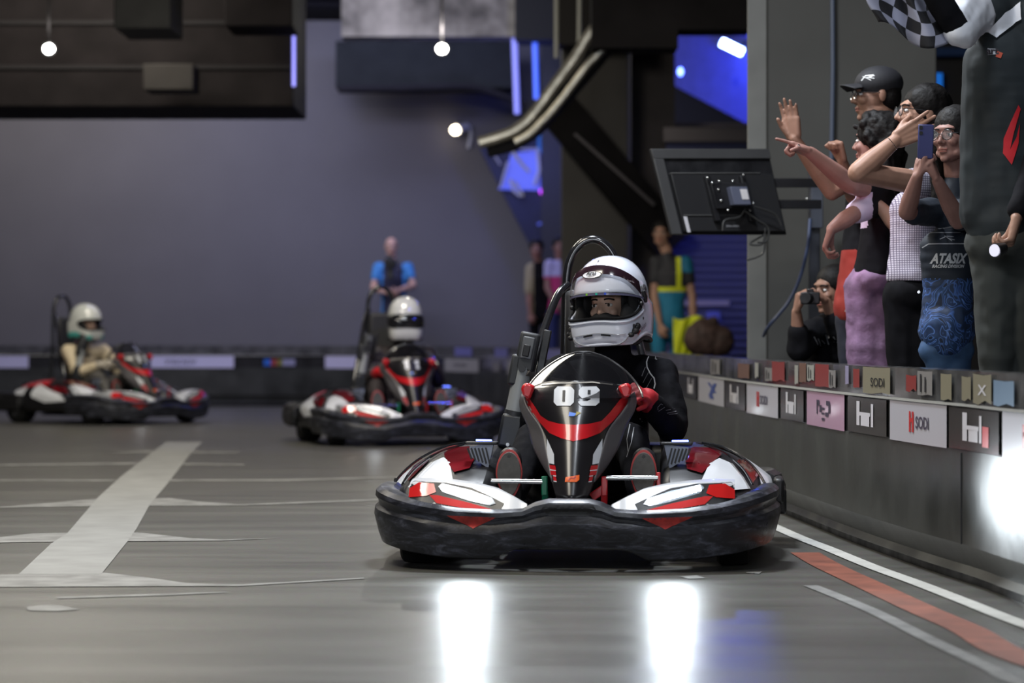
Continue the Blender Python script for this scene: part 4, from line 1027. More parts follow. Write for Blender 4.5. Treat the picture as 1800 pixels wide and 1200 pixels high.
    htext('brow_mark', 'A', R(-6), R(53), .022, mat('silver print', (.4, .41, .44), .3), off=.003)
    # chin vent and slots
    for a_ in (-19, 6):
        surf('chin_slot', lambda u, v: (R(a_) + R(13) * u, R(-38) + R(1.6) * v), INK, 4, 1, .004)
    cv = [W(ptn(R(-36 + 78 * k / 20), R(-37) - R(13) * math.sin(PI * k / 20) ** .7, .003)) for k in range(21)]
    MB().tube(cv, .0028, 8).build('chin_vent_lip', mat('grey white lip', (.4, .41, .45), .2, coat=1.0), h)
    MB().tube([W(ptn(R(-32 + 70 * k / 20), R(-35.2) - R(.8) * math.sin(PI * k / 20), .003)) for k in range(21)], .0016, 6).build('chin_vent_lip', MATS['grey white lip'], h)
    # ridge below the port
    MB().tube([W(ptn(R(-80 + 160 * k / 30), eL(R(-70 + 140 * k / 30)) - R(4), .001)) for k in range(31)], .006, 8).build('port_ridge', shell, h)
    MB().tube([W(ptn(R(-120 + 240 * k / 40), eB(R(-120 + 240 * k / 40)) + R(4), -.002)) for k in range(41)], .007, 8).build('lower_ridge', shell, h)
    for s in (1, -1):
        pv = W(ptn(s * R(88), R(16), .004)); nv_ = (Mh @ ptn(s * R(88), R(16))).normalized()
        MB().cyl(pv - nv_ * .004, pv + nv_ * .006, .018, n=24).build('pivot_cap', mat('grey pivot', (.08, .085, .095), .35), h)
        MB().cyl(pv + nv_ * .006, pv + nv_ * .008, .007, n=12).build('pivot_screw', INK, h)
        MB().tube([W(ptn(s * R(76), R(12), .014)), W(ptn(s * R(79), R(4), .016)), W(ptn(s * R(82), R(-4), .014))], [.009, .010, .006], 10).build('visor_lever', INK, h)
        MB().tube([W(ptn(s * R(73), R(19), .01)), W(ptn(s * R(75), R(13), .013))], .004, 8).build('lever_clip', mat('silver clip', (.5, .5, .52), .3, .8), h)
        MB().ell(W(ptn(s * R(70), R(-6), .008)), .009).build('visor_stop', INK, h)
        bl = MB().ell(W(ptn(s * R(45), R(-37), .006)), (.014, .012, .01), Mh).ell(W(ptn(s * R(52), R(-35), .006)), (.018, .014, .013), Mh).ell(W(ptn(s * R(58), R(-32), .005)), (.013, .012, .014), Mh).ell(W(ptn(s * R(50), R(-30), .006)), (.006, .006, .01), Mh)
        blob('side_latch', bl, INK, h, voxel=.003, smooth=2)
        MB().ell(W(ptn(s * R(80), R(-27), .001)), (.003, .003, .006), Mh).build('side_screw', INK, h)
    htext('name_lettering', 'Hen', R(80), R(-36), .030, mat('dark name print', (.06, .03, .06), .35), off=.004, tilt=.30)
    surf('name_flag', lambda u, v: (R(60) + R(8) * u, R(-42) + R(2.5) * u + R(2.2) * v), RED, 3, 1, .004)
    return h
# ================================================================== people
def rotz(a): return Matrix.Rotation(R(a), 3, 'Z')
def headM(yaw, pitch=0, roll=0):
    """yaw 0 faces the camera, -90 faces picture-left; pitch > 0 looks down"""
    return Matrix.Rotation(R(yaw), 3, 'Z') @ Matrix.Rotation(R(pitch), 3, 'X') @ Matrix.Rotation(R(roll), 3, 'Y')

def head_shapes(mb, c, M, sc=1.0, open_mouth=False):
    c = Vector(c); E = lambda p, r: mb.ell(c + M @ (Vector(p) * sc), tuple(a * sc for a in (r if isinstance(r, tuple) else (r, r, r))), M, n=20, m=14)
    C = lambda p, r, q, r2: mb.cap(c + M @ (Vector(p) * sc), r * sc, c + M @ (Vector(q) * sc), r2 * sc)
    E((0, .012, .03), (.074, .092, .084)); E((0, -.028, -.02), (.06, .064, .085)); E((0, -.04, -.072), (.047, .047, .034))
    E((0, -.076, -.094), (.019, .015, .015)); E((0, -.072, .032), (.05, .02, .014))
    C((0, -.088, .012), .007, (0, -.108, -.022), .0105); E((.011, -.096, -.026), .0085); E((-.011, -.096, -.026), .0085)
    for s in (-1, 1):
        E((s * .036, -.066, -.022), (.022, .022, .02)); E((s * .0755, .008, -.004), (.008, .017, .030)); E((s * .045, -.02, -.07), (.018, .045, .022))
    E((0, -.087, -.052), (.021, .012, .007)); E((0, -.085, -.066 - (.012 if open_mouth else 0)), (.018, .012, .007))

def face_parts(parent, c, M, sc=1.0, open_mouth=False, brows=True):
    c = Vector(c); T_ = lambda p: c + M @ (Vector(p) * sc)
    for s in (-1, 1):
        e = MB().ell(T_((s * .031, -.078, .006)), (.0125 * sc, .010 * sc, .0075 * sc), M).build('eye', EYEW, parent)
        MB().ell(T_((s * .031 , -.0875, .006)), (.0055 * sc, .003 * sc, .006 * sc), M).build('iris', EYEB, e)
        MB().tube([T_((s * (.017 + .006 * k), -.0885 + .0015 * k * k * .4, .012 + .0012 * k - .0006 * k * k)) for k in range(5)], .0016 * sc, 6).build('eyelash', HAIR, e)
        if brows: MB().tube([T_((s * (.014 + .009 * k), -.0905 + .003 * k * k * .35, .028 + .003 * k - .0009 * k * k)) for k in range(5)], .0032 * sc, 6).build('eyebrow', HAIR, parent)
    z_ = -.012 if open_mouth else 0
    MB().tube([T_((-.02 + .005 * k, -.0955 + .0011 * (k - 4) ** 2 * .5, -.0535)) for k in range(9)], .0035 * sc, 6).build('lip', LIP, parent)
    MB().tube([T_((-.017 + .00425 * k, -.0935 + .0011 * (k - 4) ** 2 * .5, -.063 + z_)) for k in range(9)], .004 * sc, 6).build('lip', LIP, parent)
    if open_mouth: MB().ell(T_((0, -.09, -.0635)), (.014 * sc, .008 * sc, .006 * sc), M).build('mouth', INK, parent)

def hand_shapes(mb, w_, d, n, side, curl=.35, spread=.12, sc=1.0, thumb=.6, point=()):
    """w_ wrist, d towards the fingers, n the way the palm faces, side +1/-1 where the thumb is"""
    w_ = Vector(w_); d = Vector(d).normalized(); n = Vector(n); n = (n - d * n.dot(d)).normalized(); t = d.cross(n) * side
    ends = []
    for i, (o_, L_, fw) in enumerate(((.030, .070, .0086), (.0105, .079, .0090), (-.0095, .073, .0086), (-.028, .058, .0078))):
        b = w_ + d * (.088 - .004 * abs(i - 1)) * sc + t * o_ * sc
        mb.cap(w_ + d * .012 * sc + t * o_ * .62 * sc, .0165 * sc, b, .0118 * sc, n=10, up=n, flat=1.0)
        a = spread * (1.2 - i * .85); cu = curl if i not in point else .04
        f = (d * math.cos(a) + t * math.sin(a)).normalized(); p = b; lens = (.46, .31, .23); ang = 0
        for k in range(3):
            ang += cu * (1.0, 1.25, .9)[k]
            q = f * math.cos(ang) + n * math.sin(ang); e = p + q * L_ * lens[k] * sc
            mb.cap(p, fw * (1 - .06 * k) * sc, e, fw * (.93 - .06 * k) * sc, n=10); p = e
        ends.append(p)
    b = w_ + d * .028 * sc + t * .026 * sc + n * .006 * sc
    f1 = (t * thumb + d * .75 + n * .25).normalized(); f2 = (t * (thumb * .45) + d * .85 + n * (.3 + curl * .4)).normalized()
    mb.cap(w_ + d * .012 * sc + t * .012 * sc, .016 * sc, b, .0135 * sc, n=10)
    m1 = b + f1 * .036 * sc; mb.cap(b, .0135 * sc, m1, .0105 * sc, n=10); mb.cap(m1, .0102 * sc, m1 + f2 * .032 * sc, .0088 * sc, n=10)
    return ends

def arm_shapes(mb, sh, el, wr, k=1.0):
    mb.cap(sh, .048 * k, el, .038 * k); mb.cap(el, .039 * k, Vector(el).lerp(Vector(wr), .35), .040 * k); mb.cap(Vector(el).lerp(Vector(wr), .35), .040 * k, wr, .026 * k)

def torso_shapes(mb, pel, che, nk, shl, shr, M, k=1.0, depth=1.0, infl=0.0):
    pel, che, nk = Vector(pel), Vector(che), Vector(nk)
    D_ = infl; mid = pel.lerp(che, .5)
    L_ = (che - pel).length; nn = max(5, int(L_ / .035))
    for i in range(nn + 1):
        t = i / nn; wx = .150 - .020 * math.sin(PI * min(1, t * 1.15)) + .006 * t; wy = .106 - .010 * math.sin(PI * t)
        mb.ell(pel.lerp(che, t), (wx * k + D_, wy * k * depth + D_, .10 * k + D_), M, n=20, m=12)
    for s in (shl, shr):
        mb.cap(s, .056 * k + D_, che.lerp(nk, .4), .062 * k + D_)
    mb.cap(che.lerp(nk, .4), .075 * k + D_, nk, .05 * k)

def trousers(parent, name, pel, hips, knees, ankles, m, M, k=1.0, loose=0.0, extra=None, **kw):
    mb = MB(); mb.ell(pel, (.155 * k + loose, .115 * k + loose, .11 * k), M, n=20, m=14)
    for h, kn, an in zip(hips, knees, ankles):
        mb.cap(Vector(pel).lerp(Vector(h), .6), .10 * k + loose, h, .095 * k + loose); mb.cap(h, .092 * k + loose, kn, .062 * k + loose); mb.cap(kn, .060 * k + loose, an, .048 * k + loose * 1.2)
    if extra: extra(mb)
    return blob(name, mb, m, parent, voxel=.014, smooth=4, wrinkle=kw.get('wrinkle', .006), wscale=11, paint=kw.get('paint'))

def shoe(parent, an, d, m, name='shoe'):
    an = Vector(an); d = Vector(d); d.z = 0; d.normalize()
    return blob(name, MB().cap(an + Vector((0, 0, -.03)) - d * .03, .04, an + Vector((0, 0, -.03)) + d * .12, .036).cap(an, .045, an + Vector((0, 0, -.04)), .045), m, parent, voxel=.010, smooth=3)

def hair_cap(mb, c, M, sc=1.0, front=.0, grow=.010):
    c = Vector(c); T_ = lambda p: c + M @ (Vector(p) * sc)
    mb.ell(T_((0, .022, .042)), ((.078 + grow) * sc, (.088 + grow) * sc, (.078 + grow) * sc), M, n=24, m=16)
    mb.ell(T_((0, .05, -.005)), ((.072 + grow) * sc, (.055 + grow) * sc, (.07 + grow) * sc), M, n=20, m=12)

def spectacles(parent, c, M, sc=1.0, m=None, name='spectacles'):
    c = Vector(c); T_ = lambda p: c + M @ (Vector(p) * sc); m = m or INK
    g = MB()
    for s in (-1, 1):
        g.tube([T_((s * .033 + math.cos(t * PI / 10) * .024, -.102, .004 + math.sin(t * PI / 10) * .020)) for t in range(20)], .0018 * sc, 6, closed=True)
        g.tube([T_((s * .057, -.101, .010)), T_((s * .074, -.085, .012)), T_((s * .079, -.005, .008))], .0018 * sc, 6)
    g.tube([T_((-.009, -.103, .008)), T_((.009, -.103, .008))], .0018 * sc, 6)
    o = g.build(name, m, parent)
    for s in (-1, 1):
        L_ = MB(); L_.add([T_((s * .033 + math.cos(t * PI / 10) * .023, -.102, .004 + math.sin(t * PI / 10) * .019)) for t in range(20)], [tuple(range(20))]); L_.build('lens', GLASS, o)
    return o

# ------------------------------------------------------------------ kart drivers
SUIT = mat('black driving suit', (.005, .005, .007), .85, spec=.1, var=.3, vscale=18, bump=.3, bscale=30)
PIPE = mat('white piping', (.5, .5, .52), .5)
def driver(K, label, shell, suit, glove, hero=False, vis=False, teal=False, yaw=0, roll=0, pitch=0, lean=(0, 0), paint=None, extra=None, trous=None, soles=True):
    o = empty('person', K.location, K.rotation_euler.z, label, 'person')
    lx = lean[0]
    hc = Vector((.10 + lx, 1.08, .957)); Mh = headM(yaw, pitch, roll)
    nk = Vector((.10 + lx * .9, 1.13, .78)); che = Vector((.07 + lx * .6, 1.21, .60)); pel = Vector((.01, 1.30, .27))
    shr = Vector((.285 + lx * .7, 1.13, .675)); shl = Vector((-.10 + lx * .7, 1.16, .675))
    elr = Vector((.335 + lx * .4, .98, .475)); ell = Vector((-.20 + lx * .3, 1.0, .48))
    wrr = Vector((.245, .78, .59)); wrl = Vector((-.165, .79, .55))
    body = MB(); head_shapes(body, hc + Mh @ Vector((0, -.018, -.02)), Mh, .98); body.cap(nk, .055, hc + Vector((0, 0.01, -.06)), .052)
    torso_shapes(body, pel, che, nk, shl, shr, Matrix.Identity(3), .92)
    arm_shapes(body, shl, ell, wrl, .9); arm_shapes(body, shr, elr, wrr, .9)
    b = blob('body', body, mat('fair skin', (.62, .40, .30), .5), o, voxel=.006 if hero else .009, smooth=4)
    mb = MB(); torso_shapes(mb, pel, che, nk, shl, shr, Matrix.Identity(3), 1.0, infl=.018)
    for sh, el, wr in ((shl, ell, wrl), (shr, elr, wrr)):
        mb.cap(sh, .074, el, .064); mb.cap(el, .064, wr, .040)
    mb.cap(nk + Vector((0, 0, -.05)), .08, nk + Vector((0, 0, .025)), .066)
    jk = blob('jacket', mb, suit, o, voxel=.009, smooth=4, wrinkle=.010, wscale=10, paint=paint)
    tr = MB(); tr.ell(pel, (.18, .15, .12))
    for s in (-1, 1):
        hp_ = Vector((s * .10, 1.24, .24)); kn = Vector((s * .185, .80, .43)); an = Vector((s * .235, .54, .25))
        tr.cap(hp_, .10, kn, .074); tr.cap(kn, .072, an, .052)
    tj = blob('trousers', tr, trous or (suit[0] if isinstance(suit, (list, tuple)) else suit), o, voxel=.010, smooth=4, wrinkle=.007, wscale=10)
    # gloves round the wheel rim
    for s, wr in ((-1, wrl), (1, wrr)):
        g = MB(); hand_shapes(g, wr, (-s * .25, -.72, .25), (-s * .75, -.1, -.5), -s * -1, curl=.95, sc=1.12, thumb=.5)
        g.cap(wr, .042, Vector(wr) + Vector((s * .01, .05, -.015)), .046)
        blob('glove', g, glove[s > 0] if isinstance(glove, (list, tuple)) else glove, o, voxel=.006, smooth=3)
    # shoes: soles towards the camera
    SO = mat('grey shoe sole', (.075, .072, .07), .7, var=.2, vscale=40); RE = mat('red shoe edge', (.35, .04, .04), .5); BK = mat('black shoe', (.015, .015, .017), .5)
    for s in (-1, 1):
        c_ = Vector((s * .245, .46, .325))
        sh_ = blob('shoe', MB().cap(c_ + Vector((0, .04, -.09)), .042, c_ + Vector((0, .035, .05)), .045).cap(c_ + Vector((0, .09, -.07)), .045, c_ + Vector((0, .05, -.05)), .045), BK, o, voxel=.008, smooth=3)
        pr = []
        for k in range(28):
            t = 2 * PI * k / 28; zz = math.sin(t); wv = .047 - .012 * max(0, -zz) ; pr.append((math.cos(t) * wv, zz * .088 - .005 + .0))
        def ringat(y, q): return [c_ + Vector((x * q, y - .02 * (z / .088) ** 2 * (1 if z > 0 else .3) * -1, z * q)) for x, z in pr]
        MB().loft([ringat(.0, 1.0), ringat(-.006, 1.04), ringat(-.014, 1.04), ringat(-.016, .97)]).build('sole_edge', RE, sh_, angle=30)
        MB().loft([ringat(-.0165, .93), ringat(-.020, .90)]).build('sole', SO, sh_, angle=30)
    h = helmet(o, hc, Mh, shell, hero, vis, teal)
    if hero or teal: pass
    return o, dict(jacket=jk, trousers=tj, body=b, hc=hc, Mh=Mh, helmet=h)
# ================================================================== the three karts and their drivers
def yawdir(sl): return -math.atan(sl)
K1 = make_kart('racing_kart', (.198, 9.9), -math.atan(.08), '09', 'black and red racing kart numbered 09 with lit white headlights, nearest of the three')
K2 = make_kart('racing_kart', (-.67, 21.15), math.atan(.25), '11', 'red and black racing kart numbered 11 with small white lights, between the other two')
K3 = make_kart('racing_kart', (-3.20, 26.5), R(48), '1', 'farthest racing kart, turned side-on at the left, its red nose pointing right')

FRONT = ((1, 0, 0), (0, 0, 1), (0, 1, 0))
d1, q = driver(K1, 'person in black driving suit and white open-visor helmet steering kart 09', SHELL, SUIT, [mat('black red glove', (.03, .008, .01), .6), mat('red glove', (.40, .012, .02), .6)], hero=True, yaw=-20, roll=-3, pitch=1)
# face in the helmet, balaclava, piping and printed marks on the suit
fc = q['hc'] + q['Mh'] @ Vector((0, -.018, -.02)); face_parts(d1, fc, q['Mh'], .98)
T_ = lambda p: fc + q['Mh'] @ Vector(p)
bal = MB().ell(T_((0, -.055, -.062)), (.070, .062, .045), q['Mh']).ell(T_((0, -.085, -.045)), (.045, .034, .026), q['Mh']).ell(T_((0, -.03, .075)), (.08, .075, .035), q['Mh'])
for s in (-1, 1): bal.ell(T_((s * .078, -.02, 0)), (.014, .05, .08), q['Mh'])
blob('balaclava', bal, mat('black knit', (.01, .01, .011), .9), d1, voxel=.005, smooth=3)
J = q['jacket']
dec = lambda nm, sh, m=PIPE, w=.004, t=J, off=.002: decal(nm, sh, (0, -1, 0), *FRONT, t, m, t, off=off)
KP = lambda px, py, y=1.1: ((px - 900) * (9.9 + y) / 5000 - .198 - .08 * y, CAMZ + (HOR - py) * (9.9 + y) / 5000)
def ps_(pts, w=.004, y=1.1): return stroke([KP(a, b, y) for a, b in pts], w)
dec('piping', [ps_([(1168, 618), (1158, 617), (1147, 620), (1140, 627), (1137, 636), (1138, 645), (1144, 656), (1151, 664), (1153, 674), (1151, 682)], .0045)])
dec('piping', [ps_([(1148, 685), (1150, 696)], .0045)]); dec('piping', [ps_([(1121, 737), (1130, 751), (1138, 759)], .0045, 1.0)]); dec('piping', [ps_([(1124, 590), (1128, 606)], .005)])
for a in ([(1135, 645), (1129, 660)], [(1142, 652), (1131, 672)], [(1147, 664), (1136, 684)]): dec('seam_print', [ps_(a, .002)], mat('grey print', (.16, .16, .18), .5))
dec('shoulder_mark', [ps_([(1152, 631), (1152, 627), (1158, 621), (1163, 622), (1168, 626), (1172, 625), (1168, 628), (1160, 627), (1155, 632), (1152, 631)], .003)])
for a in ([(1160, 716), (1160, 711), (1165, 706), (1168, 708)], [(1161, 718), (1168, 714), (1171, 712)], [(1173, 717), (1188, 716)], [(1175, 722), (1190, 720)], [(1178, 724), (1192, 724)]): dec('sleeve_mark', [ps_(a, .002)], MATS['grey print'])
for a in ([(1108, 745), (1104, 770), (1107, 790)], [(1115, 750), (1112, 775), (1105, 800)]): decal('leg_print', [ps_(a, .0025, .8)], (0, -1, 0), *FRONT, q['trousers'], MATS['grey print'], q['trousers'], off=.002)


driver(K2, 'person in white helmet with dark closed visor steering kart 11', mat('white helmet lacquer two', (.62, .63, .62), .12, coat=1.0), mat('black red suit', (.02, .014, .016), .6), RED, vis=True, yaw=-8, lean=(.0, 0))
beige = mat('beige hoodie', (.62, .52, .36), .7, var=.1); stripe = mat('brown red stripe', (.2, .04, .025), .7)
def pt3(c): return 1 if (abs(c.x - .225) < .018 and c.z > .48 and c.y < 1.3) or (abs(c.x + .13) < .03 and c.z > .50) else 0
driver(K3, 'person in beige hoodie and white and teal helmet steering the farthest kart', mat('white helmet lacquer three', (.6, .62, .6), .12, coat=1.0), [beige, stripe], mat('pale glove', (.4, .36, .3), .7), vis=False, teal=True, yaw=4, pitch=3, lean=(-.20, 0), paint=pt3, trous=mat('grey trousers', (.08, .075, .07), .7))
# ================================================================== people behind the barrier
ZF = .252
DARKC = mat('black cloth', (.007, .007, .009), .9, spec=.12, var=.3, vscale=14); NAVYC = mat('navy cloth', (.012, .014, .026), .8, var=.25, vscale=14)
def base(px, Y, label): 
    p = at(px, 600, Y); return empty('person', (p.x, p.y, ZF), 0, label, 'person')
def J(o):
    return lambda px, py, Y: at(px, py, Y) - o.location
def legs(q, px0, px1, pyh, Y, wdt=.09):
    """hips, knees, ankles standing on the raised floor"""
    h0, h1 = q(px0, pyh, Y), q(px1, pyh, Y)
    f = lambda p, t: Vector((p.x, p.y, p.z * (1 - t) + .09 * t))
    return [h0, h1], [f(h0, .48) + Vector((0, -.02, 0)), f(h1, .48) + Vector((0, -.02, 0))], [f(h0, 1), f(h1, 1)]
SKR = mat('rosy skin', (.28, .15, .125), .5, var=.12, vscale=14, spec=.3)
SLOGO = mat('pale cap mark', (.6, .6, .6), .5)

# ---------- man with the cap, waving
o = base(1530, 12.4, 'person in black cap, spectacles and red shirt waving one open hand and raising a fist'); q = J(o)
M = headM(-84, 2, 0); c = q(1541, 168, 12.4); nk = q(1556, 232, 12.4); che = q(1535, 330, 12.4); pel = q(1512, 545, 12.4)
sh1, el1, w1 = q(1535, 292, 12.2), q(1462, 338, 12.15), q(1396, 244, 12.1); sh2, el2, w2 = q(1530, 300, 12.5), q(1500, 345, 12.25), q(1481, 285, 12.15)
b = MB(); head_shapes(b, c, M); b.cap(nk, .058, c + Vector((.02, 0, -.07)), .055); torso_shapes(b, pel, che, nk, sh1, sh2, rotz(-84), .95)
arm_shapes(b, sh1, el1, w1, .92); arm_shapes(b, sh2, el2, w2, .9)
hand_shapes(b, w1, (-.16, 0, 1), (-.5, -1, 0), -1, curl=.07, spread=.06, sc=1.04, thumb=.35)
hand_shapes(b, w2, (-.25, -.1, 1), (-.9, -.3, 0), -1, curl=1.45, sc=1.0, thumb=.2)
bo = blob('body', b, SKIN2, o, voxel=.0048, smooth=2); face_parts(bo, c, M); spectacles(o, c, M, m=STEEL)
s = MB(); torso_shapes(s, pel + Vector((0, 0, .02)), che, nk, sh1, sh2, rotz(-84), 1.0, infl=.012); s.cap(sh1, .066, sh1.lerp(el1, .55), .056); s.cap(sh2, .066, sh2.lerp(el2, .6), .056)
zr = q(0, 440, 12.4).z
blob('shirt', s, [DARKC, mat('bright red shirt', (.26, .018, .012), .7, var=.1)], o, voxel=.010, wrinkle=.008, paint=lambda p: 1 if p.z < zr and p.x < q(1510, 0, 12.4).x else 0)
hp_ = legs(q, 1500, 1530, 560, 12.4); trousers(o, 'trousers', pel + Vector((0, 0, -.04)), *hp_, NAVYC, rotz(-84), .9)
for a_ in hp_[2]: shoe(o, a_, (-1, -.2, 0), DARKC)
h = MB(); hair_cap(h, c, M, grow=.004); blob('hair', h, HAIR, o, voxel=.007, smooth=3)
k = MB(); T_ = lambda p: c + M @ Vector(p)
k.ell(T_((0, .012, .052)), (.088, .108, .078), M, n=28, m=18)
cp = blob('cap', k, mat('black cap cloth', (.010, .010, .014), .7), o, voxel=.006, smooth=3)
br_ = MB().grid(lambda u, v: T_((-.075 + .15 * u, -.075 - .085 * v * math.cos((u - .5) * 2.2), .052 - .006 * v - .022 * (2 * u - 1) ** 2)), 10, 6)
br_.build('cap_brim', MATS['black cap cloth'], cp, angle=180, solid=.005)
decal('cap_mark', [stroke([(-.028, -.010), (-.012, .010), (.02, .012), (.012, .004), (-.008, .003), (.022, -.004)], .004), stroke([(-.022, .008), (0, -.006), (.008, -.012)], .003), stroke([(.0, .006), (.024, .008)], .003)], T_((.3, -.048, .072)), M @ Vector((0, 1, 0)), (0, 0, 1), M @ Vector((-1, 0, 0)), cp, SLOGO, cp, off=.002)
tg = MB().box(q(1500, 537, 12.22), (.05, .006, .075), Matrix.Rotation(.4, 3, 'Y')).build('paper_tag', mat('cream paper', (.42, .4, .34), .7), o)
# ---------- curly-haired person pointing
o = base(1540, 12.0, 'person with dark curly hair in lilac trousers pointing one finger at the track'); q = J(o)
M = headM(-118, 0, 0); c = q(1542, 250, 12.0); nk = q(1556, 300, 12.0); che = q(1552, 375, 12.0); pel = q(1540, 492, 12.0)
sh1, el1, w1 = q(1540, 335, 11.85), q(1497, 326, 11.7), q(1424, 268, 11.6); sh2, el2, w2 = q(1545, 352, 11.9), q(1497, 378, 11.7), q(1462, 402, 11.65)
b = MB(); head_shapes(b, c, M, .96); b.cap(nk, .05, c + Vector((.01, 0, -.06)), .048); torso_shapes(b, pel, che, nk, sh1, sh2, rotz(-90), .78)
arm_shapes(b, sh1, el1, w1, 1.0); arm_shapes(b, sh2, el2, w2, .92)
hand_shapes(b, w1, (-.96, 0, .34), (.1, -.25, -1), 1, curl=1.25, sc=.98, thumb=.45, point=(0,), spread=.02)
hand_shapes(b, w2, (-.35, 0, -1), (1, -.2, -.2), -1, curl=.8, sc=1.0, thumb=.4, spread=.05)
bo = blob('body', b, SKR, o, voxel=.0048, smooth=2); face_parts(bo, c, M, .96)
MB().tube([q(1404, 255, 11.55) + Vector((math.cos(t * PI / 6) * .004, math.sin(t * PI / 6) * .012, math.sin(t * PI / 6) * .004)) for t in range(12)], .0015, 5, closed=True).build('ring', STEEL, o)
s = MB(); torso_shapes(s, pel + Vector((0, 0, .03)), che, nk, sh1, sh2, rotz(-90), .82, infl=.010); s.cap(sh2, .062, sh2.lerp(el2, .8), .052); s.cap(sh1, .06, sh1.lerp(el1, .35), .06)
xs = q(1536, 0, 12).x
blob('shirt', s, [DARKC, mat('lilac white cloth', (.5, .42, .55), .8)], o, voxel=.010, wrinkle=.007, paint=lambda p: 1 if (p.x < q(1534, 0, 11.75).x and p.z < q(0, 338, 11.8).z and p.z > q(0, 400, 11.8).z) else 0)
LIL = mat('lilac crinkled cloth', (.20, .115, .21), .8, var=.35, vscale=16, bump=.4, bscale=25)
hp_ = legs(q, 1522, 1548, 510, 12.0); trousers(o, 'baggy_trousers', pel, *hp_, LIL, rotz(-90), .75, loose=.030, wrinkle=.014)
for a_ in hp_[2]: shoe(o, a_, (-1, 0, 0), DARKC)
h = MB(); hair_cap(h, c, M, .98, grow=.018); rnd = random.Random(4)
for k in range(60):
    a_ = rnd.uniform(0, 2 * PI); e_ = rnd.uniform(-.9, 1.4); p = Vector((math.cos(a_) * math.cos(e_) * .095, math.sin(a_) * math.cos(e_) * .105, .02 + math.sin(e_) * .10))
    if p.y < -.055 and p.z < .05: continue
    h.ell(c + M @ p, rnd.uniform(.012, .024), n=8, m=6)
for k in range(14):
    p0 = c + M @ Vector((rnd.uniform(-.08, .08), rnd.uniform(.02, .09), -.05)); h.cap(p0, .022, p0 + Vector((rnd.uniform(-.02, .03), rnd.uniform(-.02, .02), -rnd.uniform(.12, .34))), .014, n=8)
blob('hair', h, HAIR, o, voxel=.007, smooth=1, wrinkle=.006, wscale=40)

# ---------- woman with spectacles, hand at her ear
o = base(1600, 11.6, 'person in checked white cropped top and spectacles holding one open hand over the ear'); q = J(o)
M = headM(-80, -4, 0); c = q(1621, 201, 11.6); nk = q(1640, 270, 11.6); che = q(1606, 372, 11.6); pel = q(1600, 515, 11.6)
sh1, el1, w1 = q(1618, 322, 11.42), q(1508, 303, 11.25), q(1574, 247, 11.28); sh2, el2, w2 = q(1625, 325, 11.75), q(1580, 400, 11.8), q(1545, 360, 11.8)
b = MB(); head_shapes(b, c, M, 1.0, True); b.cap(nk, .05, c + Vector((.03, 0, -.06)), .048); torso_shapes(b, pel, che, nk, sh1, sh2, rotz(-80), .8)
arm_shapes(b, sh1, el1, w1, 1.08); arm_shapes(b, sh2, el2, w2, .9)
hand_shapes(b, w1, (1.0, .05, .50), (.05, 1, 0), 1, curl=.07, sc=1.12, thumb=.5, spread=.13)
bo = blob('body', b, SKIN, o, voxel=.0045, smooth=2); face_parts(bo, c, M, 1.0, True); spectacles(o, c, M)
MB().tube([w1.lerp(el1, .10) + (el1 - w1).normalized().orthogonal().normalized() * 0 + Vector((-.6 * math.cos(t), .0, .8 * math.cos(t))) * .029 + Vector((0, math.sin(t), 0)) * .029 for t in [2 * PI * k / 20 for k in range(20)]], .0022, 6, closed=True).build('bracelet', STEEL, o)
s = MB(); torso_shapes(s, pel + Vector((0, 0, .07)), che, nk, sh1, sh2, rotz(-80), .84, infl=.008); s.cap(sh1, .060, sh1.lerp(el1, .12), .058)
def check_material():
    m = bpy.data.materials.new('fine checked white cloth'); m.use_nodes = True; nt = m.node_tree; bs = nt.nodes['Principled BSDF']; bs.inputs['Roughness'].default_value = .85
    tc = nt.nodes.new('ShaderNodeTexCoord'); mp = nt.nodes.new('ShaderNodeMapping'); nt.links.new(tc.outputs['Object'], mp.inputs[0]); mx = None
    outs = []
    for ax in ('X', 'Z'):
        wv = nt.nodes.new('ShaderNodeTexWave'); wv.bands_direction = ax; wv.inputs['Scale'].default_value = 34; nt.links.new(mp.outputs[0], wv.inputs['Vector'])
        cr = nt.nodes.new('ShaderNodeValToRGB'); cr.color_ramp.elements[0].position = .10; cr.color_ramp.elements[0].color = (.12, .10, .16, 1); cr.color_ramp.elements[1].position = .28; cr.color_ramp.elements[1].color = (.56, .53, .62, 1)
        nt.links.new(wv.outputs[1], cr.inputs[0]); outs.append(cr)
    mx = nt.nodes.new('ShaderNodeMix'); mx.data_type = 'RGBA'; mx.blend_type = 'DARKEN'; mx.inputs[0].default_value = 1
    nt.links.new(outs[0].outputs[0], mx.inputs[6]); nt.links.new(outs[1].outputs[0], mx.inputs[7]); nt.links.new(mx.outputs[2], bs.inputs['Base Color']); return m
hem = q(0, 494, 11.6).z
tp = blob('checked_top', s, check_material(), o, voxel=.008, wrinkle=.006)
bm = bmesh.new(); bm.from_mesh(tp.data); bmesh.ops.delete(bm, geom=[f for f in bm.faces if f.calc_center_median().z < hem], context='FACES'); bm.to_mesh(tp.data); bm.free(); tp.modifiers.new('t', 'SOLIDIFY').thickness = .004
hp_ = legs(q, 1588, 1612, 525, 11.6); tj = trousers(o, 'black_trousers', pel, *hp_, DARKC, rotz(-80), .84, loose=.012)
MB().cyl(q(1615, 513, 11.42), q(1615, 513, 11.435), .006, n=12).build('button', STEEL, o)
for a_ in hp_[2]: shoe(o, a_, (-1, 0, 0), DARKC)
h = MB(); hair_cap(h, c, M, 1.0, grow=.012)
for k in range(9):
    p0 = c + M @ Vector((-.06 + .015 * k, .07, .0)); h.cap(p0, .034, p0 + Vector((.0 + .004 * k, 0, -.22)), .024, n=8)
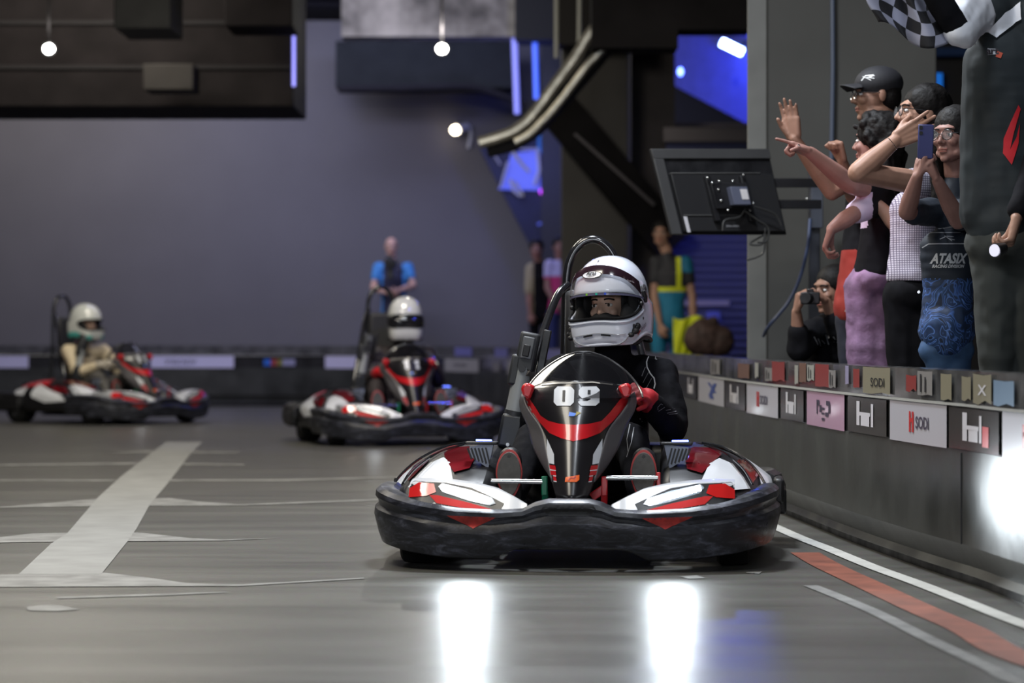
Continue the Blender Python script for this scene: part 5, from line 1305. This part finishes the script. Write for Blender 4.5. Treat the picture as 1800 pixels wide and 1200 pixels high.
blob('hair', h, HAIR, o, voxel=.007, smooth=2, wrinkle=.004, wscale=30)

# ---------- child filming with a phone
o = base(1668, 10.95, 'person in dark jersey lettered ATASIX and jeans filming with a phone'); q = J(o)
M = headM(-42, 2, 0); c = q(1677, 240, 10.95); nk = q(1678, 305, 10.98); che = q(1668, 435, 10.98); pel = q(1664, 570, 10.98)
sh1, el1, w1 = q(1636, 372, 10.95), q(1594, 372, 10.7), q(1612, 312, 10.6); sh2, el2, w2 = q(1700, 372, 10.95), q(1684, 388, 10.7), q(1648, 318, 10.6)
b = MB(); head_shapes(b, c, M, .92); b.cap(nk, .042, c + Vector((.0, .01, -.06)), .042); torso_shapes(b, pel, che, nk, sh1, sh2, rotz(-8), .62)
arm_shapes(b, sh1, el1, w1, .86); arm_shapes(b, sh2, el2, w2, .86)
hand_shapes(b, w1, (.22, .05, 1), (1, .35, 0), -1, curl=.75, sc=.86, thumb=.3, spread=.05)
hand_shapes(b, w2, (-.32, .05, 1), (-1, .35, 0), 1, curl=.75, sc=.86, thumb=.3, spread=.05)
bo = blob('body', b, SKR, o, voxel=.0045, smooth=2); face_parts(bo, c, M, .92); spectacles(o, c, M, .95, STEEL)
s = MB(); torso_shapes(s, pel + Vector((0, 0, -.03)), che, nk, sh1, sh2, rotz(-8), .66, infl=.012); s.cap(sh1, .058, sh1.lerp(el1, .75), .05); s.cap(sh2, .058, sh2.lerp(el2, .75), .05)
s.cap(pel, .104, pel + Vector((0, 0, -.06)), .100)
zb = q(0, 490, 10.9).z
def jersey_material():
    m = bpy.data.materials.new('jersey with blue line drawing'); m.use_nodes = True; nt = m.node_tree; bs = nt.nodes['Principled BSDF']; bs.inputs['Roughness'].default_value = .7
    tc = nt.nodes.new('ShaderNodeTexCoord'); n = nt.nodes.new('ShaderNodeTexNoise'); n.inputs['Scale'].default_value = 11; n.inputs['Detail'].default_value = 1.5; n.inputs['Distortion'].default_value = 1.6
    nt.links.new(tc.outputs['Object'], n.inputs[0]); cr = nt.nodes.new('ShaderNodeValToRGB'); e = cr.color_ramp.elements
    e[0].position = 0; e[0].color = (.008, .016, .035, 1); e[1].position = 1; e[1].color = (.008, .016, .035, 1)
    for p_, c_ in ((.40, (.012, .03, .08, 1)), (.43, (.05, .13, .42, 1)), (.45, (.010, .03, .09, 1)), (.50, (.012, .04, .12, 1)), (.52, (.10, .22, .60, 1)), (.54, (.010, .03, .10, 1)), (.60, (.02, .06, .16, 1)), (.615, (.08, .18, .5, 1)), (.63, (.010, .02, .05, 1))):
        k = e.new(p_); k.color = c_
    nt.links.new(n.outputs[0], cr.inputs[0]); nt.links.new(cr.outputs[0], bs.inputs['Base Color']); return m
js = blob('jersey', s, [mat('navy jersey', (.008, .014, .026), .7), jersey_material()], o, voxel=.007, wrinkle=.005, paint=lambda p: 1 if p.z < zb else 0)
def jd(nm, sh, m, off=.003): return decal(nm, sh, o.location * 0 + Vector((q(1667, 455, 10.9).x, -1, q(1667, 455, 10.9).z)), *FRONT, js, m, js, off=off, res=.012)
vs, fs = text2d('ATASIX', .052, .35, .0022, 1.0); W_ = max(v[0] for v in vs) - min(v[0] for v in vs)
jd('chest_lettering', [([(x * .142 / W_, y) for x, y in vs], fs)], mat('white jersey print', (.5, .52, .55), .6))
vs, fs = text2d('RACING DIVISION', .016, .35, .0006, 1.0); W_ = max(v[0] for v in vs) - min(v[0] for v in vs)
jd('chest_lettering', [([(x * .12 / W_, y - .028) for x, y in vs], fs)], MATS['white jersey print'])
PJ = mat('pale jersey line', (.32, .33, .36), .6)
jd('jersey_line', [stroke([(-.09, .045), (-.07, .058), (.07, .058), (.09, .045)], .004)], PJ); jd('jersey_line', [stroke([(-.065, .10), (.05, .10)], .003)], PJ); jd('jersey_line', [stroke([(-.03, .118), (.02, .120)], .003)], PJ)
jd('jersey_mark', [stroke([(-.03, .075), (-.005, .086), (.022, .084), (.0, .078), (.024, .072)], .0035), stroke([(-.012, .088), (.014, .068)], .003)], PJ)
hp_ = legs(q, 1652, 1680, 590, 10.98); trousers(o, 'jeans', pel + Vector((0, 0, -.10)), *hp_, mat('blue denim', (.035, .085, .19), .8, var=.25, vscale=20), rotz(0), .66, loose=.008)
for a_ in hp_[2]: shoe(o, a_, (-.3, -1, 0), DARKC)
h = MB(); hair_cap(h, c, M, .94, grow=.012)
for k in range(16):
    a_ = -1.75 + 3.4 * k / 15; p0 = c + M @ Vector((math.sin(a_) * .082, .012 + math.cos(a_) * .055, .02)); h.cap(p0, .032, p0 + Vector((0, -.01, -.30)), .022, n=8)
blob('hair', h, HAIR, o, voxel=.007, smooth=2, wrinkle=.004, wscale=30)
ph = empty('smartphone', at(1627, 249, 10.58), label='blue-violet smartphone held upright in front of the jersey wearer', cat='phone')
MB().box((0, 0, 0), (.058, .009, .128), Matrix.Rotation(.03, 3, 'Y')).build('phone_body', mat('violet blue phone', (.05, .055, .16), .3, coat=.4), ph, bevel=.004)
for k in (0, 1): MB().cyl((-.018, -.007, .052 - .02 * k), (-.018, -.004, .052 - .02 * k), .007, n=14).build('camera_lens', INK, ph)

# ---------- flag man at the right edge
o = base(1772, 10.2, 'person in dark waistcoat and white collar at the right edge waving a flag'); q = J(o)
M = headM(-50, 8, 0); c = q(1772, -95, 10.2); nk = q(1772, -12, 10.22); che = q(1772, 120, 10.25); pel = q(1776, 400, 10.25)
sh1, el1, w1 = q(1716, 12, 10.2), q(1686, 56, 9.98), q(1610, -60, 9.9); sh2, el2, w2 = q(1836, 30, 10.2), q(1842, 240, 10.15), q(1788, 378, 10.0)
b = MB(); head_shapes(b, c, M); b.cap(nk, .06, c + Vector((.0, .02, -.07)), .056); torso_shapes(b, pel, che, nk, sh1, sh2, rotz(0), 1.0)
arm_shapes(b, sh1, el1, w1); arm_shapes(b, sh2, el2, w2)
hand_shapes(b, w1, (-.4, -.1, 1), (-1, 0, -.3), -1, curl=1.2, sc=1.05); hand_shapes(b, w2, (-.25, -.1, -1), (-1, .2, .1), 1, curl=.95, sc=1.15, spread=.03, thumb=.4)
bo = blob('body', b, SKIN, o, voxel=.0055, smooth=2); face_parts(bo, c, M)
h = MB(); hair_cap(h, c, M, 1.0, grow=.008); blob('hair', h, HAIR, o, voxel=.008)
FW = mat('white shirt cloth', (.72, .74, .80), .8)
s = MB(); s.cap(sh1, .076, el1, .060); s.cap(sh1 + Vector((.01, 0, -.02)), .07, el1 + Vector((.012, .0, -.012)), .050); s.cap(sh1 + Vector((-.03, 0, .05)), .06, el1 + Vector((-.008, 0, .03)), .052)
s.cap(sh2, .085, sh2.lerp(el2, .68), .072)
blob('white_sleeves', s, FW, o, voxel=.007, wrinkle=.007, wscale=11)
s = MB(); s.cap(el1, .054, el1.lerp(w1, .85), .042); s.cap(sh2.lerp(el2, .6), .068, el2, .060); s.cap(el2, .060, el2.lerp(w2, .93), .046); blob('dark_undersleeves', s, DARKC, o, voxel=.009, wrinkle=.006)
s = MB(); torso_shapes(s, pel, che, nk, sh1 + Vector((.05, 0, 0)), sh2 - Vector((.05, 0, 0)), rotz(0), 1.0, infl=.014); s.ell(pel + Vector((0, 0, .02)), (.165, .13, .13)); s.ell(che + Vector((0, 0, .03)), (.15, .125, .15)); s.cap(che + Vector((-.09, 0, .02)), .08, pel + Vector((-.1, 0, .05)), .09); s.cap(che + Vector((.09, 0, .02)), .08, pel + Vector((.1, 0, .05)), .09)
vs_ = blob('waistcoat', s, mat('dark green black cloth', (.012, .018, .022), .75, var=.3, vscale=10), o, voxel=.009, wrinkle=.010, wscale=7)
def fd(nm, pts, m, off=.004):
    return decal(nm, [poly(*[(q(x, y, 10.1).x, q(x, y, 10.1).z) for x, y in pts])], (0, -1, 0), *FRONT, vs_, m, vs_, off=off)
fd('white_collar', [(1741, 52), (1757, 66), (1782, 42), (1800, 32), (1800, 2), (1768, 20)], FW, .01); fd('white_collar', [(1735, 12), (1744, 18), (1742, 38), (1727, 44), (1724, 30)], FW, .01)
fd('red_mark', [(1733, 30), (1744, 32), (1746, 48), (1736, 42)], RED); fd('blue_mark', [(1717, 46), (1725, 44), (1724, 56), (1716, 57)], mat('light blue print', (.1, .3, .7), .5)); fd('white_mark', [(1713, 58), (1723, 60), (1722, 71), (1712, 68)], FW)
fd('white_mark', [(1741, 82), (1755, 84), (1756, 94), (1741, 94)], FW); fd('orange_mark', [(1757, 88), (1766, 92), (1762, 101), (1754, 98)], mat('orange red print', (.6, .08, .03), .5))
fd('red_stripe', [(1793, 183), (1797, 190), (1786, 230), (1779, 262), (1790, 240), (1796, 215), (1794, 250), (1782, 288), (1767, 268), (1768, 242)], mat('bright red stripe', (.6, .01, .02), .6)); pass
vs2, fs2 = text2d('art', .034, 0, .0015)
decal('chest_lettering', [([(x + q(1749, 88, 10.1).x, y + q(1749, 88, 10.1).z) for x, y in vs2], fs2)], (0, -1, 0), *FRONT, vs_, mat('dark print', (.03, .02, .03), .5), vs_, off=.006, res=.01)
hp_ = legs(q, 1752, 1806, 430, 10.28); kk = hp_[1]; trousers(o, 'dark_trousers', pel + Vector((0, 0, -.05)), *hp_, mat('charcoal trousers', (.035, .040, .038), .85, var=.15), rotz(0), 1.0, loose=.012, wrinkle=.010)
for a_ in hp_[2]: shoe(o, a_, (-.2, -1, 0), DARKC)
wt = empty('torch', at(1752, 440, 9.93), label='white-faced round torch gripped in the hanging hand at the right edge', cat='torch')
MB().cyl((.03, .02, .01), (-.005, -.005, 0), .018, .026, 18).build('torch_body', BLACK, wt); MB().cyl((-.006, -.005, 0), (-.010, -.009, 0), .022, n=18).build('torch_face', mat('white torch face', (.8, .8, .9), .3, emit=(.8, .8, 1), es=.5), wt)
# flag: black and white checks on a short pole
fl_ = empty('chequered_flag', at(1612, -110, 9.98), label='black and white chequered flag rippling above the crowd at the top edge', cat='flag')
MB().tube([at(1596, -190, 9.98) - fl_.location, at(1668, 60, 9.98) - fl_.location], .007, 8).build('flag_pole', BLACK, fl_)
def FP(u, v):
    px = 1668 - 128 * v - 14 * math.sin(u * 3) ; py = -62 + 130 * u + 20 * math.sin(v * 4.6 + .4) - 10 * v
    return at(px + 6 * math.sin(u * 9 + v * 5), py, 9.98 + .05 * math.sin(v * 9 + u * 3)) - fl_.location
nu, nv = 24, 24; mb = MB(); mb.grid(FP, nu, nv)
mb.mi = [((i % nu) // 4 + (i // nu) // 4) % 2 for i in range(len(mb.f))]
mb.build('flag_cloth', [mat('flag black', (.012, .012, .016), .8), mat('flag white', (.34, .35, .45), .8)], fl_, angle=180, solid=.001)

# ---------- crouching photographer
o = base(1462, 13.2, 'person in dark top crouching behind the barrier with a camera'); q = J(o)
M = headM(-55, 5, 0); c = q(1463, 510, 13.2); nk = q(1472, 560, 13.25); che = q(1462, 590, 13.25); pel = q(1470, 690, 13.3)
sh1, el1, w1 = q(1428, 585, 13.15), q(1405, 615, 13.0), q(1400, 548, 12.95); sh2, el2, w2 = q(1492, 585, 13.2), q(1474, 580, 13.0), q(1452, 530, 12.95)
b = MB(); head_shapes(b, c, M, .95); b.cap(nk, .05, c + Vector((.0, .01, -.06)), .05); torso_shapes(b, pel, che, nk, sh1, sh2, rotz(-30), .85)
arm_shapes(b, sh1, el1, w1, .9); arm_shapes(b, sh2, el2, w2, .9)
hand_shapes(b, w1, (.12, -.1, 1), (1, .1, 0), -1, curl=.95, sc=.95); hand_shapes(b, w2, (-.7, -.1, .6), (-.4, .1, -1), 1, curl=.9, sc=.95)
bo = blob('body', b, SKIN2, o, voxel=.0055, smooth=2); face_parts(bo, c, M, .95); h = MB(); hair_cap(h, c, M, .95); blob('hair', h, HAIR, o, voxel=.008)
s = MB(); torso_shapes(s, pel, che, nk, sh1, sh2, rotz(-30), .9, infl=.016)
for a_, e_, w_ in ((sh1, el1, w1), (sh2, el2, w2)): s.cap(a_, .066, e_, .056); s.cap(e_, .056, e_.lerp(w_, .45), .046)
tt = blob('dark_top', s, DARKC, o, voxel=.009, wrinkle=.008)
for k in range(7):
    decal('sleeve_stripe', [poly(*[(q(x, y, 13.05).x, q(x, y, 13.05).z) for x, y in ((1428 + 8 * k, 592 + (k % 3) * 4 - 1.2 * k), (1430 + 8 * k, 592 + (k % 3) * 4 - 1.2 * k), (1438 + 8 * k, 606 + (k % 2) * 3 - 1.2 * k), (1436 + 8 * k, 606 + (k % 2) * 3 - 1.2 * k))])], (0, -1, 0), *FRONT, tt, PJ, tt)
k0, k1 = Vector((-.10, -.10, .30)), Vector((.16, -.12, .28))
trousers(o, 'trousers', pel, [pel + Vector((-.07, 0, 0)), pel + Vector((.07, 0, 0))], [k0, k1], [Vector((-.06, .02, .09)), Vector((.14, .02, .09))], DARKC, rotz(0), .9)
for a_ in (Vector((-.06, .02, .09)), Vector((.14, .02, .09))): shoe(o, a_, (-.3, -1, 0), DARKC)
cm = empty('camera', at(1424, 524, 12.88), label='black camera held up between two hands low behind the barrier', cat='camera')
MB().box((0, 0, 0), (.085, .05, .055)).build('camera_body', BLACK, cm, bevel=.006); MB().cyl((-.01, -.02, 0), (-.03, -.075, 0), .026, n=18).build('lens', BLACK, cm, bevel=.002); MB().box((0, 0, .034), (.03, .035, .018)).build('viewfinder', BLACK, cm, bevel=.004)

# ================================================================== people far behind
def bystander(px, Y, label, head, P_, colors, k=.9, sk=SKIN2, trous=None, paint=None, mats=None, hair=True, yaw=0, sleeve=.5, infl=.014):
    o = base(px, Y, label); q = J(o); P = {n_: q(a_, b_, Y + dd) for n_, (a_, b_, dd) in P_.items()}
    M = headM(yaw, 4, 0); c = q(head[0], head[1], Y)
    b = MB(); head_shapes(b, c, M, .98); b.cap(P['nk'], .052, c + Vector((0, .01, -.06)), .05); torso_shapes(b, P['pel'], P['che'], P['nk'], P['s1'], P['s2'], rotz(yaw * .3), k)
    arm_shapes(b, P['s1'], P['e1'], P['w1'], .95); arm_shapes(b, P['s2'], P['e2'], P['w2'], .95)
    hand_shapes(b, P['w1'], (P['w1'] - P['e1']), (.2, .6, .5), 1, curl=.6); hand_shapes(b, P['w2'], (P['w2'] - P['e2']), (-.2, .6, .5), -1, curl=.6)
    bo = blob('body', b, sk, o, voxel=.010, smooth=2); face_parts(bo, c, M)
    s = MB(); torso_shapes(s, P['pel'] + Vector((0, 0, .02)), P['che'], P['nk'], P['s1'], P['s2'], rotz(yaw * .3), k + .05, infl=infl)
    for a_, e_ in (('s1', 'e1'), ('s2', 'e2')): s.cap(P[a_], .068, P[a_].lerp(P[e_], sleeve), .06)
    blob('shirt', s, mats or colors, o, voxel=.014, wrinkle=.006, paint=(lambda p: paint(p, q)) if paint else None)
    hs_ = [P['pel'] + Vector((-.08, 0, -.03)), P['pel'] + Vector((.08, 0, -.03))]
    f = lambda p, t: Vector((p.x, p.y, p.z * (1 - t) + .09 * t))
    trousers(o, 'trousers', P['pel'], hs_, [f(a_, .48) for a_ in hs_], [f(a_, 1) for a_ in hs_], trous or DARKC, rotz(0), k)
    for a_ in hs_: shoe(o, f(a_, 1), (0, -1, 0), DARKC)
    if hair: h = MB(); hair_cap(h, c, M, .98); blob('hair', h, HAIR, o, voxel=.012)
    return o, q
BS = mat('bright blue sleeve', (.05, .25, .6), .7); DS = mat('dark shirt front', (.02, .02, .045), .7)
o, q = bystander(690, 33.9, 'bald person in blue-sleeved dark shirt holding a camera by the far grey wall', (688, 434), dict(nk=(690, 459, 0), che=(691, 492, 0), pel=(692, 558, 0), s1=(665, 470, 0), s2=(717, 470, 0), e1=(656, 506, -.1), e2=(727, 502, -.1), w1=(684, 515, -.3), w2=(698, 511, -.32)),
    BS, .95, mat('pale skin', (.6, .36, .27), .5), mat('blue trousers', (.04, .14, .45), .7), lambda p, q: 1 if q(674, 0, 33.9).x < p.x < q(708, 0, 33.9).x else 0, [BS, DS], hair=False)
cm = empty('camera', at(686, 462, 33.45), label='black camera held under the chin of the blue-sleeved person', cat='camera')
MB().box((0, 0, 0), (.14, .08, .11)).build('camera_body', BLACK, cm, bevel=.01); MB().cyl((0, -.03, -.0), (0, -.14, -.01), .045, n=16).build('lens', BLACK, cm); MB().box((0, 0, .07), (.06, .06, .04)).build('viewfinder', BLACK, cm, bevel=.008)
MB().box((0, 0, -.12), (.07, .06, .15)).build('battery_grip', BLACK, cm, bevel=.01)
BG = mat('beige shirt', (.32, .28, .18), .8)
bystander(952, 32.4, 'person in long dark coat with beige sleeve standing left of the blue panel leg', (943, 438), dict(nk=(946, 458, 0), che=(950, 492, 0), pel=(952, 555, 0), s1=(933, 472, 0), s2=(970, 472, 0), e1=(930, 515, -.05), e2=(974, 515, -.05), w1=(932, 550, -.1), w2=(970, 545, -.1)),
    DARKC, .8, SKR, DARKC, lambda p, q: 1 if p.x < q(938, 0, 32.4).x else 0, [DARKC, BG], sleeve=.9)
bystander(984, 32.0, 'person in pale top with a pink lower half standing before the blue panel', (984, 434), dict(nk=(984, 454, 0), che=(984, 484, 0), pel=(984, 545, 0), s1=(966, 466, 0), s2=(1001, 466, 0), e1=(962, 505, -.05), e2=(1006, 505, -.05), w1=(975, 530, -.15), w2=(1002, 535, -.1)),
    DS, .75, SKR, mat('dark blue trousers', (.02, .03, .12), .7), lambda p, q: 1 if p.z < q(0, 486, 32.0).z else 0, [mat('lavender cloth', (.4, .38, .62), .7), mat('magenta pink cloth', (.5, .03, .16), .7)])
TE = mat('teal jersey', (.01, .17, .30), .7, var=.2); YE = mat('acid yellow cloth', (.62, .68, .02), .7); BKJ = mat('dark jersey front', (.018, .018, .024), .7)
def tp_(p, q):
    x_, z_ = p.x, p.z
    if z_ > q(0, 505, 25).z:
        if q(1188, 0, 25).x < x_ < q(1197, 0, 25).x: return 2
        return 0 if x_ >= q(1197, 0, 25).x and z_ > q(0, 478, 25).z else 1
    return 2 if z_ > q(0, 513, 25).z else 0
o, q = bystander(1178, 25, 'person in teal, black and yellow jersey holding a yellow cloth behind the near driver', (1163, 410), dict(nk=(1172, 442, 0), che=(1180, 484, 0), pel=(1174, 568, 0), s1=(1154, 462, 0), s2=(1205, 462, 0), e1=(1150, 520, -.05), e2=(1217, 522, -.05), w1=(1160, 570, -.15), w2=(1219, 580, -.1)),
    TE, .88, SKIN, TE, tp_, [TE, BKJ, YE], yaw=-15)
yc = empty('yellow_cloth', at(1205, 560, 24.6), label='acid yellow vest hanging from the hand of the teal jersey wearer', cat='vest')
L_ = lambda x, y: at(x, y, 24.6) - yc.location
MB().grid(lambda u, v: L_(1184 + 58 * u * (1 - .55 * v), 558 + 70 * v + 4 * math.sin(u * 7)) + Vector((0, .03 * math.sin(u * 14 + v * 3), 0)), 18, 10).build('hanging_cloth', YE, yc, angle=180, solid=.006)
bg = blob('duffel_bag', MB().ell((0, 0, .16), (.17, .12, .16)).ell((.14, .02, .14), (.13, .12, .14)).cap((-.05, -.02, .3), .03, (.1, 0, .32), .03), mat('brown black bag', (.06, .035, .03), .7, var=.5, vscale=14), None, voxel=.015, wrinkle=.012)
bg.location = at(1236, 616, 24.4); bg.location.z = at(0, 628, 24.4).z
tb = empty('side_table', (at(1245, 0, 24.5).x, 24.5, ZF), label='low dark table carrying the brown bag behind the barrier', cat='table')
zt = bg.location.z - ZF
MB().box((0, 0, zt - .015), (.62, .4, .03)).build('table_top', BLACK, tb, bevel=.004)
for a_ in (-.28, .28):
    for b_ in (-.17, .17): MB().box((a_, b_, (zt - .03) / 2), (.03, .03, zt - .03)).build('leg', BLACK, tb)
tag(bg, 'rumpled brown-black bag on the low table behind the barrier', 'bag')
